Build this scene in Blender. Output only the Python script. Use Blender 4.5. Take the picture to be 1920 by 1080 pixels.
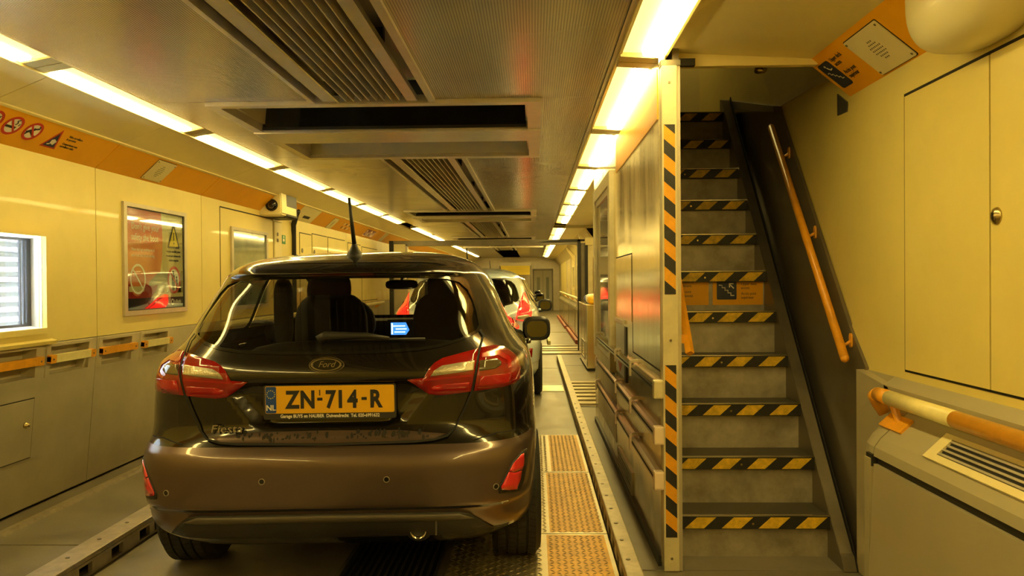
import bpy, bmesh, math, random
import numpy as np
from mathutils import Matrix, Vector
random.seed(7)
for o in list(bpy.data.objects): bpy.data.objects.remove(o)
SC = bpy.context.scene
COL = SC.collection
# ------------------------------------------------------------------ camera
F_PX = 1442.0
yaw = math.atan2(40, F_PX); pitch = -math.atan2(12, F_PX); roll = 0.0075
fw = Vector((-math.sin(yaw)*math.cos(pitch), math.cos(yaw)*math.cos(pitch), math.sin(pitch)))
rt = Vector((math.cos(yaw), math.sin(yaw), 0)); up = rt.cross(fw)
rt2 = rt*math.cos(roll) - up*math.sin(roll); up2 = up*math.cos(roll) + rt*math.sin(roll)
cam = bpy.data.cameras.new('camera'); camo = bpy.data.objects.new('camera', cam); COL.objects.link(camo)
cam.sensor_width = 36.0; cam.lens = F_PX/1920*36.0; cam.clip_start = 0.05; cam.clip_end = 200
mw = Matrix((rt2, up2, -fw)).transposed().to_4x4(); mw.translation = (0, 0, 1.36)
camo.matrix_world = mw
SC.camera = camo
# ------------------------------------------------------------------ daylight outside, exposure
W = bpy.data.worlds.new('daylight'); SC.world = W; W.use_nodes = True
W.node_tree.nodes['Background'].inputs[0].default_value = (0.86, 0.93, 1.0, 1)
W.node_tree.nodes['Background'].inputs[1].default_value = 24.0
SC.view_settings.view_transform = 'Standard'; SC.view_settings.look = 'None'
SC.view_settings.exposure = 1.38; SC.view_settings.gamma = 1.0
SC.view_settings.use_curve_mapping = False
LAMP = (1.0, 0.76, 0.24)          # colour of the fluorescent tubes
TUBE_POWER = 12.0; COVER_POWER = .55

# ------------------------------------------------------------------ materials
MATS = {}
def mat(name, col, rough=.5, metal=0.0, var=0.0, vscale=6.0, stretch=(1, 1, 1), bump=0.0, bscale=60.0,
        coat=0.0, emit=None, estr=0.0, spec=None, rvar=0.0):
    m = bpy.data.materials.new(name); m.use_nodes = True; nt = m.node_tree; N = nt.nodes; L = nt.links
    b = N['Principled BSDF']
    b.inputs['Base Color'].default_value = (*col, 1); b.inputs['Roughness'].default_value = rough
    b.inputs['Metallic'].default_value = metal
    if coat: b.inputs['Coat Weight'].default_value = coat; b.inputs['Coat Roughness'].default_value = .04
    if spec is not None: b.inputs['Specular IOR Level'].default_value = spec
    if emit: b.inputs['Emission Color'].default_value = (*emit, 1); b.inputs['Emission Strength'].default_value = estr
    if var or bump or rvar:
        tc = N.new('ShaderNodeTexCoord'); mp = N.new('ShaderNodeMapping'); mp.inputs['Scale'].default_value = stretch
        L.new(tc.outputs['Object'], mp.inputs[0])
    if var or rvar:
        n = N.new('ShaderNodeTexNoise'); n.inputs['Scale'].default_value = vscale; n.inputs['Detail'].default_value = 5
        n.inputs['Roughness'].default_value = .65
        L.new(mp.outputs[0], n.inputs['Vector'])
    if var:
        r = N.new('ShaderNodeValToRGB')
        r.color_ramp.elements[0].position = .3; r.color_ramp.elements[1].position = .7
        r.color_ramp.elements[0].color = (*[c*(1-var) for c in col], 1)
        r.color_ramp.elements[1].color = (*[min(1, c*(1+var)) for c in col], 1)
        L.new(n.outputs['Fac'], r.inputs[0]); L.new(r.outputs[0], b.inputs['Base Color'])
    if rvar:
        mr = N.new('ShaderNodeMapRange'); mr.inputs['From Min'].default_value = .3; mr.inputs['From Max'].default_value = .7
        mr.inputs['To Min'].default_value = max(.02, rough-rvar); mr.inputs['To Max'].default_value = rough+rvar
        L.new(n.outputs['Fac'], mr.inputs[0]); L.new(mr.outputs[0], b.inputs['Roughness'])
    if bump:
        n2 = N.new('ShaderNodeTexNoise'); n2.inputs['Scale'].default_value = bscale; n2.inputs['Detail'].default_value = 3
        L.new(mp.outputs[0], n2.inputs['Vector'])
        bp = N.new('ShaderNodeBump'); bp.inputs['Strength'].default_value = bump; bp.inputs['Distance'].default_value = .01
        L.new(n2.outputs['Fac'], bp.inputs['Height']); L.new(bp.outputs[0], b.inputs['Normal'])
    MATS[name] = m; return m
def perforated(name, col, pitch_, rough, metal):
    m = mat(name, col, rough, metal); nt = m.node_tree; N = nt.nodes; L = nt.links; b = N['Principled BSDF']
    tc = N.new('ShaderNodeTexCoord'); sp = N.new('ShaderNodeSeparateXYZ'); L.new(tc.outputs['Object'], sp.inputs[0])
    outs = []
    for k in (0, 1):
        a = N.new('ShaderNodeMath'); a.operation = 'MULTIPLY'; a.inputs[1].default_value = 2*math.pi/pitch_
        L.new(sp.outputs[k], a.inputs[0])
        s = N.new('ShaderNodeMath'); s.operation = 'SINE'; L.new(a.outputs[0], s.inputs[0]); outs.append(s)
    wk = N.new('ShaderNodeMath'); wk.operation = 'MULTIPLY'; wk.inputs[1].default_value = .35; L.new(outs[1].outputs[0], wk.inputs[0])
    mu = N.new('ShaderNodeMath'); mu.operation = 'ADD'; L.new(outs[0].outputs[0], mu.inputs[0]); L.new(wk.outputs[0], mu.inputs[1])
    r = N.new('ShaderNodeValToRGB'); r.color_ramp.elements[0].position = .0; r.color_ramp.elements[1].position = 1.0
    r.color_ramp.elements[0].color = (*[c*1.12 for c in col], 1); r.color_ramp.elements[1].color = (*[c*.42 for c in col], 1)
    L.new(mu.outputs[0], r.inputs[0]); L.new(r.outputs[0], b.inputs['Base Color'])
    n = N.new('ShaderNodeTexNoise'); n.inputs['Scale'].default_value = 3.0; n.inputs['Detail'].default_value = 4
    L.new(tc.outputs['Object'], n.inputs['Vector'])
    mr = N.new('ShaderNodeMapRange'); mr.inputs['To Min'].default_value = rough-.06; mr.inputs['To Max'].default_value = rough+.06
    L.new(n.outputs['Fac'], mr.inputs[0]); L.new(mr.outputs[0], b.inputs['Roughness'])
    return m
def glass(name, tint, refl=1.0):
    m = bpy.data.materials.new(name); m.use_nodes = True; nt = m.node_tree; N = nt.nodes; L = nt.links
    N.remove(N['Principled BSDF']); out = N['Material Output']
    t = N.new('ShaderNodeBsdfTransparent'); t.inputs[0].default_value = (*tint, 1)
    g = N.new('ShaderNodeBsdfGlossy'); g.inputs['Roughness'].default_value = .015; g.inputs[0].default_value = (refl, refl, refl, 1)
    f = N.new('ShaderNodeFresnel'); ge = N.new('ShaderNodeNewGeometry'); mx = N.new('ShaderNodeMapRange')
    mx.inputs['To Min'].default_value = 1.5; mx.inputs['To Max'].default_value = 1/1.5
    L.new(ge.outputs['Backfacing'], mx.inputs[0]); L.new(mx.outputs[0], f.inputs[0])
    x = N.new('ShaderNodeMixShader'); L.new(f.outputs[0], x.inputs[0]); L.new(t.outputs[0], x.inputs[1]); L.new(g.outputs[0], x.inputs[2])
    L.new(x.outputs[0], out.inputs[0]); MATS[name] = m; return m

mat('wall_yellow', (.79, .655, .205), .32, var=.05, vscale=2.0, coat=.15)
mat('wall_grey', (.56, .49, .31), .38, var=.10, vscale=3.0, coat=.1)
mat('slope_cream', (.84, .71, .33), .30, var=.06, vscale=2.0, coat=.2)
mat('orange', (.86, .40, .004), .38, var=.05, vscale=4)
mat('cream', (.80, .70, .36), .4, var=.04)
mat('dark_gap', (.012, .011, .009), .8)
mat('black', (.015, .014, .012), .45)
mat('black_gloss', (.01, .01, .009), .12, coat=.5)
mat('rubber', (.022, .021, .019), .75, bump=.4, bscale=220, var=.3, vscale=30)
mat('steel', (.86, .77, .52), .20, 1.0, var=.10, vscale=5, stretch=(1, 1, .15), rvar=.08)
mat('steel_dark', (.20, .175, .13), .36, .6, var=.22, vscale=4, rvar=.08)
mat('steel_bright', (.72, .68, .58), .2, 1.0, var=.05, vscale=8)
mat('frame_metal', (.58, .52, .40), .33, .5, var=.08, vscale=7)
perforated('ceiling_perf', (.40, .345, .245), .0125, .22, .35)
mat('ceiling_cream', (.78, .68, .34), .35, var=.05, vscale=2)
mat('floor_dark', (.19, .165, .115), .42, var=.35, vscale=2.5, bump=.15, bscale=90, rvar=.1)
mat('floor_grey', (.21, .185, .14), .40, var=.3, vscale=3.0, bump=.1, bscale=120, rvar=.1)
mat('plate_metal', (.52, .45, .30), .34, .75, var=.18, vscale=5, rvar=.08)
mat('plate_yellow', (.55, .29, .012), .45, .25, var=.25, vscale=9)
mat('rail_steel', (.42, .35, .25), .28, .85)
mat('kerb_metal', (.44, .38, .27), .4, .6, var=.2, vscale=14)
mat('kerb_red', (.45, .11, .06), .5, var=.25, vscale=9)
mat('sign_red', (.55, .035, .02), .35)
mat('sign_white', (.85, .80, .66), .35)
mat('ink', (.02, .02, .025), .4)
mat('sign_blue', (.022, .032, .075), .35)
mat('stripe_orange', (.78, .36, .012), .4, var=.12, vscale=25)
mat('stripe_yellow', (.74, .47, .03), .42, var=.30, vscale=28)
mat('stripe_black', (.022, .021, .02), .45, var=.3, vscale=30)
mat('post_cream', (.62, .55, .34), .38, var=.12, vscale=10)
mat('rail_orange', (.80, .36, .02), .32, var=.12, vscale=18, coat=.3)
mat('rail_cream', (.84, .74, .33), .35, var=.08, vscale=18, coat=.2)
mat('cab_grey', (.40, .355, .22), .36, var=.04, vscale=2, coat=.1)
mat('cab_front', (.50, .44, .28), .30, .25, var=.03, vscale=1.5)
mat('brass', (.55, .44, .2), .25, 1.0)
mat('step_dark', (.085, .075, .055), .5, .2, var=.4, vscale=7, rvar=.1)
mat('step_riser', (.40, .36, .28), .45, .35, var=.35, vscale=6, rvar=.1)
mat('pink_plastic', (.80, .64, .48), .45)
mat('poster_red', (.58, .06, .028), .12, coat=.6, spec=.6)
mat('poster_orange', (.66, .20, .07), .12, coat=.6, spec=.6)
mat('poster_cream', (.62, .53, .25), .12, coat=.6, spec=.6)
mat('poster_navy', (.03, .035, .04), .10, coat=.6, spec=.6)
mat('poster_car', (.33, .27, .12), .15, coat=.6)
mat('poster_wine', (.33, .03, .02), .12, coat=.6)
mat('poster_teal', (.15, .20, .15), .10, var=.35, vscale=2, coat=.8)
mat('green_sign', (.04, .30, .10), .4)
mat('white_panel', (.72, .72, .70), .5, var=.06, vscale=4)
mat('window_white', (.86, .84, .76), .4)
mat('alu_dark', (.12, .12, .13), .3, .6)
mat('pod_cream', (.78, .70, .40), .33, coat=.2)
mat('screen_dark', (.012, .012, .010), .08, coat=.5, var=.4, vscale=3)
mat('recess_grey', (.55, .50, .32), .4)
mat('shutter_yellow', (.80, .62, .05), .45)
mat('door_white', (.60, .58, .50), .45)
mat('clear_window', (.30, .33, .30), .08, coat=.8)
m = mat('tube_light', (.9, .8, .4), .5, emit=LAMP, estr=TUBE_POWER)
m = mat('tube_cover', (.85, .75, .35), .45, emit=LAMP, estr=COVER_POWER)
mat('upper_fill', (.9, .8, .4), .5, emit=LAMP, estr=2.5)
mat('lamp_tray', (.80, .68, .28), .45)
mat('lamp_cap', (.48, .40, .17), .5)
# car
mat('paint_brown', (.014, .0115, .0085), .20, .5, coat=1.0)
mat('paint_pale_brown', (.145, .103, .086), .30, .6, var=.05, vscale=2.5, coat=.6)  # paler, browner than the body: rear bumper and tailgate sill
mat('paint_white', (.62, .74, .86), .25, coat=1.0)
mat('paint_blue', (.015, .025, .09), .25, .4, coat=1.0)
mat('paint_silver', (.32, .32, .33), .25, .7, coat=1.0)
mat('plastic_dark', (.03, .028, .025), .55, bump=.1, bscale=300)
mat('valance_silver', (.12, .105, .085), .42, .3)
mat('chrome', (.75, .72, .65), .1, 1.0)
mat('lens_red', (.30, .007, .005), .12, coat=1.0)
mat('lens_red_bright', (.40, .008, .007), .12, coat=1.0, emit=(1, .01, .006), estr=.015)
mat('lens_red_lit', (.3, .005, .005), .15, coat=.6, emit=(1, .012, .007), estr=1.4)
mat('reflector_red', (.80, .035, .04), .15, coat=1.0)
mat('lens_clear', (.55, .50, .36), .10, .35, coat=1.0, bump=.3, bscale=150)
mat('lens_smoke', (.11, .085, .04), .1, coat=1.0)
mat('plate_ylw', (.80, .44, .012), .35)
mat('plate_blue', (.018, .07, .33), .35)
mat('interior', (.018, .017, .015), .8, var=.2, vscale=10)
mat('screen_blue', (.01, .03, .1), .2, emit=(.05, .25, .9), estr=.9)
mat('screen_pale', (.3, .5, .7), .2, emit=(.45, .7, 1.0), estr=1.3)
mat('mirror_face', (.16, .155, .13), .03, 1.0)
mat('dirt', (.011, .010, .009), .8)
glass('glass_rear', (.74, .72, .64))
glass('glass_side', (.45, .44, .39))
glass('glass_clear', (.95, .95, .92))
glass('window_pane', (.93, .96, .96))

# ------------------------------------------------------------------ mesh helpers
def obj(name, bm, mname, parent=None, smooth=False, recalc=True):
    if recalc: bmesh.ops.recalc_face_normals(bm, faces=bm.faces[:])
    me = bpy.data.meshes.new(name); bm.to_mesh(me); bm.free()
    me.materials.append(MATS[mname])
    if smooth: me.polygons.foreach_set('use_smooth', [True]*len(me.polygons))
    o = bpy.data.objects.new(name, me); COL.objects.link(o)
    if parent is not None: attach(o, parent)
    return o
def attach(o, parent):
    o.parent = parent
    if parent.type == 'EMPTY' and not parent.get('_local'):
        o.matrix_parent_inverse = Matrix.Translation(parent.location).inverted()
def thing(name, label, cat, loc=(0, 0, 0), group=None, local=False):
    o = bpy.data.objects.new(name, None); COL.objects.link(o); o.location = loc; o.empty_display_size = .1
    o['label'] = label; o['category'] = cat
    if group: o['group'] = group
    if local: o['_local'] = True
    return o
def tag(o, label, cat, group=None):
    o['label'] = label; o['category'] = cat
    if group: o['group'] = group
    return o
def struct(name, label, cat, loc=(0, 0, 0)):
    o = thing(name, label, cat, loc); o['kind'] = 'structure'; return o
def B(*boxes, bevel=0.0):
    """boxes (x0,x1,y0,y1,z0,z1) in one bmesh"""
    bm = bmesh.new()
    for x0, x1, y0, y1, z0, z1 in boxes:
        v = [bm.verts.new(p) for p in ((x0,y0,z0),(x1,y0,z0),(x1,y1,z0),(x0,y1,z0),(x0,y0,z1),(x1,y0,z1),(x1,y1,z1),(x0,y1,z1))]
        for q in ((3,2,1,0),(4,5,6,7),(0,1,5,4),(1,2,6,5),(2,3,7,6),(3,0,4,7)): bm.faces.new([v[i] for i in q])
    if bevel: bmesh.ops.bevel(bm, geom=bm.edges[:], offset=bevel, segments=2, profile=.6, affect='EDGES')
    return bm
def prism(poly, h0, h1, M=None, bm=None, bevel=0.0):
    """polygon in local xy extruded along local z from h0 to h1, placed by the frame M"""
    bm = bm or bmesh.new(); n = len(poly); M = M or Matrix()
    a = [bm.verts.new(M @ Vector((p[0], p[1], h0))) for p in poly]
    b = [bm.verts.new(M @ Vector((p[0], p[1], h1))) for p in poly]
    fs = [bm.faces.new(a[::-1]), bm.faces.new(b)]
    for i in range(n): fs.append(bm.faces.new((a[i], a[(i+1) % n], b[(i+1) % n], b[i])))
    return bm
def xz(poly, y0, y1, bm=None):      # polygon given as (x,z), extruded along y
    return prism(poly, -y1, -y0, Matrix(((1,0,0,0),(0,0,-1,0),(0,1,0,0),(0,0,0,1))), bm)
def yz(poly, x0, x1, bm=None):      # polygon given as (y,z), extruded along x
    return prism(poly, x0, x1, Matrix(((0,0,1,0),(1,0,0,0),(0,1,0,0),(0,0,0,1))), bm)
def frame(o, ex, ey):
    ex = Vector(ex).normalized(); ey = Vector(ey); ey = (ey - ex*ey.dot(ex)).normalized(); ez = ex.cross(ey)
    M = Matrix((ex, ey, ez)).transposed().to_4x4(); M.translation = o; return M
def rect(x0, x1, y0, y1): return [(x0, y0), (x1, y0), (x1, y1), (x0, y1)]
def rrect(x0, x1, y0, y1, r, k=5):
    out = []
    for cx, cy, a0 in ((x1-r, y0+r, -90), (x1-r, y1-r, 0), (x0+r, y1-r, 90), (x0+r, y0+r, 180)):
        for i in range(k+1):
            a = math.radians(a0 + 90*i/k); out.append((cx+r*math.cos(a), cy+r*math.sin(a)))
    return out
def disc(cx, cy, rx, ry=None, n=28):
    ry = ry or rx
    return [(cx+rx*math.cos(2*math.pi*i/n), cy+ry*math.sin(2*math.pi*i/n)) for i in range(n)]
def ring(cx, cy, r0, r1, h0, h1, M, bm=None, n=32, ry=1.0):
    bm = bm or bmesh.new(); V = []
    for h in (h0, h1):
        for r in (r0, r1):
            V.append([bm.verts.new(M @ Vector((cx+r*math.cos(2*math.pi*i/n), cy+ry*r*math.sin(2*math.pi*i/n), h))) for i in range(n)])
    for i in range(n):
        j = (i+1) % n
        for p, q in ((0, 1), (1, 3), (3, 2), (2, 0)): bm.faces.new((V[p][i], V[p][j], V[q][j], V[q][i]))
    return bm
def tube(pts, r, n=10, bm=None, cap=True):
    bm = bm or bmesh.new(); pts = [Vector(p) for p in pts]; rows = []
    rs = r if isinstance(r, (list, tuple)) else [r]*len(pts)
    up_ = None
    for i, p in enumerate(pts):
        t = (pts[min(i+1, len(pts)-1)] - pts[max(i-1, 0)]).normalized()
        if up_ is None: up_ = Vector((0, 0, 1)) if abs(t.z) < .9 else Vector((1, 0, 0))
        a = (up_ - t*up_.dot(t)).normalized(); b = t.cross(a); up_ = a
        rows.append([bm.verts.new(p + (a*math.cos(2*math.pi*k/n) + b*math.sin(2*math.pi*k/n))*rs[i]) for k in range(n)])
    for i in range(len(rows)-1):
        for k in range(n): bm.faces.new((rows[i][k], rows[i][(k+1) % n], rows[i+1][(k+1) % n], rows[i+1][k]))
    if cap: bm.faces.new(rows[0][::-1]); bm.faces.new(rows[-1])
    return bm
def lathe(prof, M=None, n=32, bm=None):
    """(r,h) profile turned about local z"""
    bm = bm or bmesh.new(); M = M or Matrix(); rows = []
    for r, h in prof:
        rows.append([bm.verts.new(M @ Vector((r*math.cos(2*math.pi*k/n), r*math.sin(2*math.pi*k/n), h))) for k in range(n)])
    for i in range(len(rows)-1):
        for k in range(n): bm.faces.new((rows[i][k], rows[i][(k+1) % n], rows[i+1][(k+1) % n], rows[i+1][k]))
    for row in (rows[0], rows[-1]):
        try: bm.faces.new(row)
        except Exception: pass
    bmesh.ops.remove_doubles(bm, verts=bm.verts[:], dist=1e-6)
    return bm
def superell(c, r, e=3.0, nu=24, nv=14, bm=None):
    bm = bm or bmesh.new()
    def f(v, p): return math.copysign(abs(v)**p, v)
    rows = []
    for j in range(nv+1):
        ph = -math.pi/2 + math.pi*j/nv
        rows.append([bm.verts.new((c[0]+r[0]*f(math.cos(ph), 2/e)*f(math.cos(2*math.pi*k/nu), 2/e),
                                   c[1]+r[1]*f(math.cos(ph), 2/e)*f(math.sin(2*math.pi*k/nu), 2/e),
                                   c[2]+r[2]*f(math.sin(ph), 2/e))) for k in range(nu)])
    for j in range(nv):
        for k in range(nu): bm.faces.new((rows[j][k], rows[j][(k+1) % nu], rows[j+1][(k+1) % nu], rows[j+1][k]))
    bmesh.ops.remove_doubles(bm, verts=bm.verts[:], dist=1e-5)
    return bm
def text(name, s, size, mname, M, parent, align='LEFT', ext=.0008, shear=0.0, offset=0.0, sx=1.0, spacing=1.0):
    c = bpy.data.curves.new(name, 'FONT'); c.body = s; c.size = size; c.align_x = align; c.extrude = ext; c.shear = shear
    c.offset = offset; c.space_character = spacing; c.resolution_u = 3
    o = bpy.data.objects.new(name, c); COL.objects.link(o)
    dg = bpy.context.evaluated_depsgraph_get(); dg.update()
    me = bpy.data.meshes.new_from_object(o.evaluated_get(dg)); bpy.data.objects.remove(o); bpy.data.curves.remove(c)
    me.transform(M @ Matrix.Diagonal((sx, 1, 1, 1))); me.materials.clear(); me.materials.append(MATS[mname]); me.name = name
    o = bpy.data.objects.new(name, me); COL.objects.link(o)
    if parent is not None: attach(o, parent)
    return o
def hazard(M, w, h, n, mname_base, mname_bar, name, parent, slant, thick=.0012, vertical=True, h0=0.0):
    """a strip w x h with slanted bars across it (bars repeat along the long side)"""
    base = obj(name, prism(rect(0, w, 0, h), h0, h0+thick, M), mname_base, parent)
    bm = bmesh.new()
    if vertical:
        p = h/n
        for i in range(-1, n+1):
            y = i*p
            poly = [(0, y), (w, y+slant), (w, y+slant+p*.5), (0, y+p*.5)]
            poly = clip(poly, 0, h, 1)
            if len(poly) > 2: prism(poly, h0+thick, h0+thick*1.6, M, bm)
    else:
        p = w/n
        for i in range(-2, n+2):
            x = i*p
            poly = clip([(x, 0), (x+p*.5, 0), (x+p*.5+slant, h), (x+slant, h)], 0, w, 0)
            if len(poly) > 2: prism(poly, h0+thick, h0+thick*1.6, M, bm)
    obj('stripes', bm, mname_bar, base)
    return base
def clip(poly, lo, hi, ax):
    for sgn, lim in ((1, lo), (-1, hi)):
        out = []
        for i in range(len(poly)):
            a, b = poly[i-1], poly[i]; da, db = sgn*(a[ax]-lim), sgn*(b[ax]-lim)
            if (da < 0) != (db < 0):
                t = da/(da-db); out.append((a[0]+(b[0]-a[0])*t, a[1]+(b[1]-a[1])*t))
            if db >= 0: out.append(b)
        poly = out
        if not poly: return []
    return poly
# ================================================================== THE SETTING
def prof(poly, y0, y1): return xz(poly, y0, y1)
# ---- floor
fl = struct('floor', 'dark metal carriage floor running the length of the train', 'floor', (-.8, 10, 0))
obj('floor_slab', B((-3.3, 1.9, -4.2, 36.5, -.12, -.004)), 'floor_dark', fl)
obj('road_plate', B((-2.06, -.93, -4, 15, -.004, .0)), 'floor_grey', fl)
obj('side_plate', B((-3.09, -2.22, -4, 3.93, -.004, .002)), 'floor_dark', fl)
obj('side_plate', B((-3.09, -2.22, 3.945, 9.4, -.004, .002)), 'floor_dark', fl)
obj('road_plate', B((-.42, .37, 6.79, 9.45, -.004, .001)), 'floor_grey', fl)
obj('road_plate', B((-.42, .37, 10.1, 12.0, -.004, .001)), 'floor_grey', fl)
obj('road_plate', B((-.42, .37, 12.02, 14.0, -.004, .001)), 'floor_grey', fl)
obj('side_plate', B((.47, 1.5, 3.62, 8.3, -.004, .001)), 'floor_grey', fl)
obj('side_plate', B((.47, 1.2, 10.45, 12.4, -.004, .001)), 'floor_grey', fl)
obj('side_plate', B((.47, 1.2, 12.42, 14.2, -.004, .001)), 'floor_grey', fl)
# treadplate beside the car: three plates with raised bars
def treadplate(y0, y1, x0, x1, xp):
    p = obj('tread_plate', B((x0, x1, y0+.006, y1-.006, -.003, .006)), 'plate_metal', fl)
    obj('paint_patch', B((xp, x1-.02, y0+.03, y1-.02, .006, .0066)), 'plate_yellow', p)
    for part, lo, hi, mn in (('tread_bars', x0, xp, 'plate_metal'), ('painted_bars', xp, x1-.01, 'plate_metal')):
        bm = bmesh.new(); pit = .052; j = 0; y = y0+.03
        while y < y1-.03:
            i = 0; x = lo+.02
            while x < hi-.01:
                a = .75 if (i+j) % 2 == 0 else -.75
                ca, sa = math.cos(a), math.sin(a); l, w = .019, .0045
                vs = []
                for (u, v, h) in ((-l, 0, .0062), (0, -w, .0062), (l, 0, .0062), (0, w, .0062), (0, 0, .0105)):
                    vs.append(bm.verts.new((x+u*ca-v*sa, y+u*sa+v*ca, h)))
                for q in ((0, 1, 4), (1, 2, 4), (2, 3, 4), (3, 0, 4)): bm.faces.new([vs[k] for k in q])
                x += pit*.62; i += 1
            y += pit*.62; j += 1
        o = obj(part, bm, mn, p, recalc=False); o['kind'] = 'stuff'
treadplate(5.45, 6.78, -.42, .385, .12)
treadplate(4.12, 5.45, -.42, .385, .08)
treadplate(2.75, 4.12, -.42, .385, .06)
# dark rubber-ribbed strip under the car
o = obj('mesh_mat', B((-.91, -.46, -1, 14, -.004, .002)), 'black', fl)
for i in range(14):
    x = -.90 + i*.033
    obj('mat_rib', B((x, x+.012, 2.5, 7.2, .002, .009)), 'rubber', o)
# light cross strip and ribbed ramp further on
obj('cross_strip', B((-.42, .37, 9.5, 10.05, -.003, .004)), 'plate_metal', fl)
rp = obj('ramp_plate', B((.47, 1.1, 8.32, 10.42, -.003, .003)), 'floor_dark', fl)
for i in range(7):
    y = 8.42 + i*.29
    obj('ramp_rib', B((.49, 1.08, y, y+.15, .003, .022)), 'plate_metal', rp)
th = obj('threshold', B((-2.7, 1.05, 14.3, 16.4, -.003, .004)), 'floor_dark', fl)
for y, w in ((14.35, .35), (15.0, .14), (15.4, .3), (16.05, .14)):
    obj('threshold_rib', B((-2.7, 1.04, y, y+w, .004, .02)), 'plate_metal', th)
obj('road_plate', B((-.42, .95, 16.45, 20.5, -.004, .001)), 'floor_grey', fl)
obj('road_plate', B((-.42, .95, 20.6, 24.5, -.004, .001)), 'floor_grey', fl)
obj('cross_strip', B((-.42, .95, 20.5, 20.6, -.004, .01)), 'plate_metal', fl)
# trims on the floor
t1 = tag(obj('trim_1', xz([(-2.93, .002), (-2.86, .002), (-2.875, .022), (-2.915, .022)], -4, 9.4), 'kerb_metal'),
         'thin worn metal strip on floor along left wall', 'trim'); t1['kind'] = 'structure'
# ---- left wall
J = [-4, -.5, 2.2, 5.17, 6.84, 9.42, 12.2, 15.05, 18.5, 22, 25.5, 29, 32.5, 36]
wl = struct('wall_left', 'yellow carriage side wall over grey lower panels, left', 'wall', (-3.0, 10, 0))
obj('outer_skin', B((-3.25, -3.13, -4.2, 3.5, -.1, 4.5), (-3.25, -3.13, 5.4, 36.5, -.1, 4.5),
                    (-3.25, -3.13, 3.5, 5.4, -.1, 1.0), (-3.25, -3.13, 3.5, 5.4, 1.75, 4.5)), 'dark_gap', wl)
HAND = [(3.5, 3.98), (4.06, 4.56), (4.62, 5.11), (5.19, 5.66), (5.75, 6.22)]
def lowX(z): return -3.07 + .09*min(z, 1.0)
def lowstrip(y0, y1, z0, z1, bm):
    return xz([(lowX(z0), z0), (lowX(z1), z1), (lowX(z1)-.03, z1), (lowX(z0)-.03, z0)], y0, y1, bm)
for a, b in zip(J[:-1], J[1:]):
    a_, b_ = a+.004, b-.004
    bm = bmesh.new(); hs = [h for h in HAND if a <= h[0] and h[1] <= b]
    lowstrip(a_, b_, .02, .805, bm); lowstrip(a_, b_, .985, 1.004, bm)
    e = a_
    for h0, h1 in hs: lowstrip(e, h0+.03, .805, .985, bm); e = h1-.03
    lowstrip(e, b_, .805, .985, bm)
    obj('lower_panel', bm, 'wall_grey', wl)
    if a == 2.2:
        bm = B((-3.01, -2.98, a_, 3.5, 1.008, 2.155), (-3.01, -2.98, 4.60, b_, 1.008, 2.155),
               (-3.01, -2.98, 3.5, 4.60, 1.008, 1.09), (-3.01, -2.98, 3.5, 4.60, 1.67, 2.155))
    else: bm = B((-3.01, -2.98, a_, b_, 1.008, 2.155))
    obj('upper_panel', bm, 'wall_yellow', wl)
    bandmat = 'orange'
    if a == 9.42:
        obj('band_panel', xz([(-2.98, 2.155), (-2.80, 2.32), (-2.82, 2.345), (-3.0, 2.18)], a_, 10.2), 'cream', wl)
        a_ = 10.2
    obj('orange_band', xz([(-2.98, 2.155), (-2.80, 2.32), (-2.82, 2.345), (-3.0, 2.18)], a_, b_), bandmat, wl)
for a, b in zip([-4, -1.5, 1.2, 3.93, 5.2, 7.0, 9.5, 12.2, 15.05, 18.5, 22, 25.5, 29, 32.5], [-1.5, 1.2, 3.93, 5.2, 7.0, 9.5, 12.2, 15.05, 18.5, 22, 25.5, 29, 32.5, 36]):
    obj('slope_panel', xz([(-2.80, 2.32), (-2.775, 2.333), (-2.51, 2.44), (-2.51, 2.47), (-2.82, 2.35)], a+.003, b-.003), 'slope_cream', wl)
obj('dark_backing', B((-3.12, -3.10, -4, 3.5, 0, 2.3), (-3.12, -3.10, 4.85, 36, 0, 2.3), (-3.12, -3.10, 3.5, 4.85, 0, 1.0), (-3.12, -3.10, 3.5, 4.85, 1.75, 2.3)), 'dark_gap', wl)
# small bead between band and slope panel
obj('bead', xz([(-2.805, 2.312), (-2.785, 2.318), (-2.79, 2.336), (-2.81, 2.33)], -4, 36), 'slope_cream', wl)
# ---- window in the left wall
w1 = struct('window_1', 'bright window in the left wall with slatted fence outside', 'window', (-3.0, 4.0, 1.1))
M = frame((-2.98, 0, 0), (0, 1, 0), (0, 0, 1))
def pframe(name, o, i, h0, h1, mname, parent, M):
    (a, b, c, d), (e, f, g, h) = o, i
    bm = bmesh.new()
    for r in ((a, e, c, d), (f, b, c, d), (e, f, c, g), (e, f, h, d)): prism(rect(*r), h0, h1, M, bm)
    return obj(name, bm, mname, parent)
pframe('window_frame', (3.36, 4.65, 1.03, 1.715), (3.45, 4.615, 1.065, 1.685), 0, .012, 'wall_yellow', w1, M)
pframe('window_frame', (3.45, 4.615, 1.065, 1.685), (3.50, 4.59, 1.10, 1.655), 0, .026, 'wall_yellow', w1, M)
MXY = Matrix.Identity(4)
obj('window_reveal', prism([(-2.985, 4.59), (-3.15, 4.675), (-3.15, 4.74), (-2.985, 4.64)], 1.07, 1.69, MXY), 'window_white', w1)
obj('window_reveal', prism([(-2.985, 3.50), (-3.15, 3.46), (-3.15, 3.40), (-2.985, 3.45)], 1.07, 1.69, MXY), 'window_white', w1)
obj('window_reveal', xz([(-2.985, 1.10), (-3.15, 1.115), (-3.15, 1.06), (-2.985, 1.06)], 3.46, 4.66), 'window_white', w1)
obj('window_reveal', xz([(-2.985, 1.655), (-3.15, 1.64), (-3.15, 1.70), (-2.985, 1.70)], 3.46, 4.66), 'window_white', w1)
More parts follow.
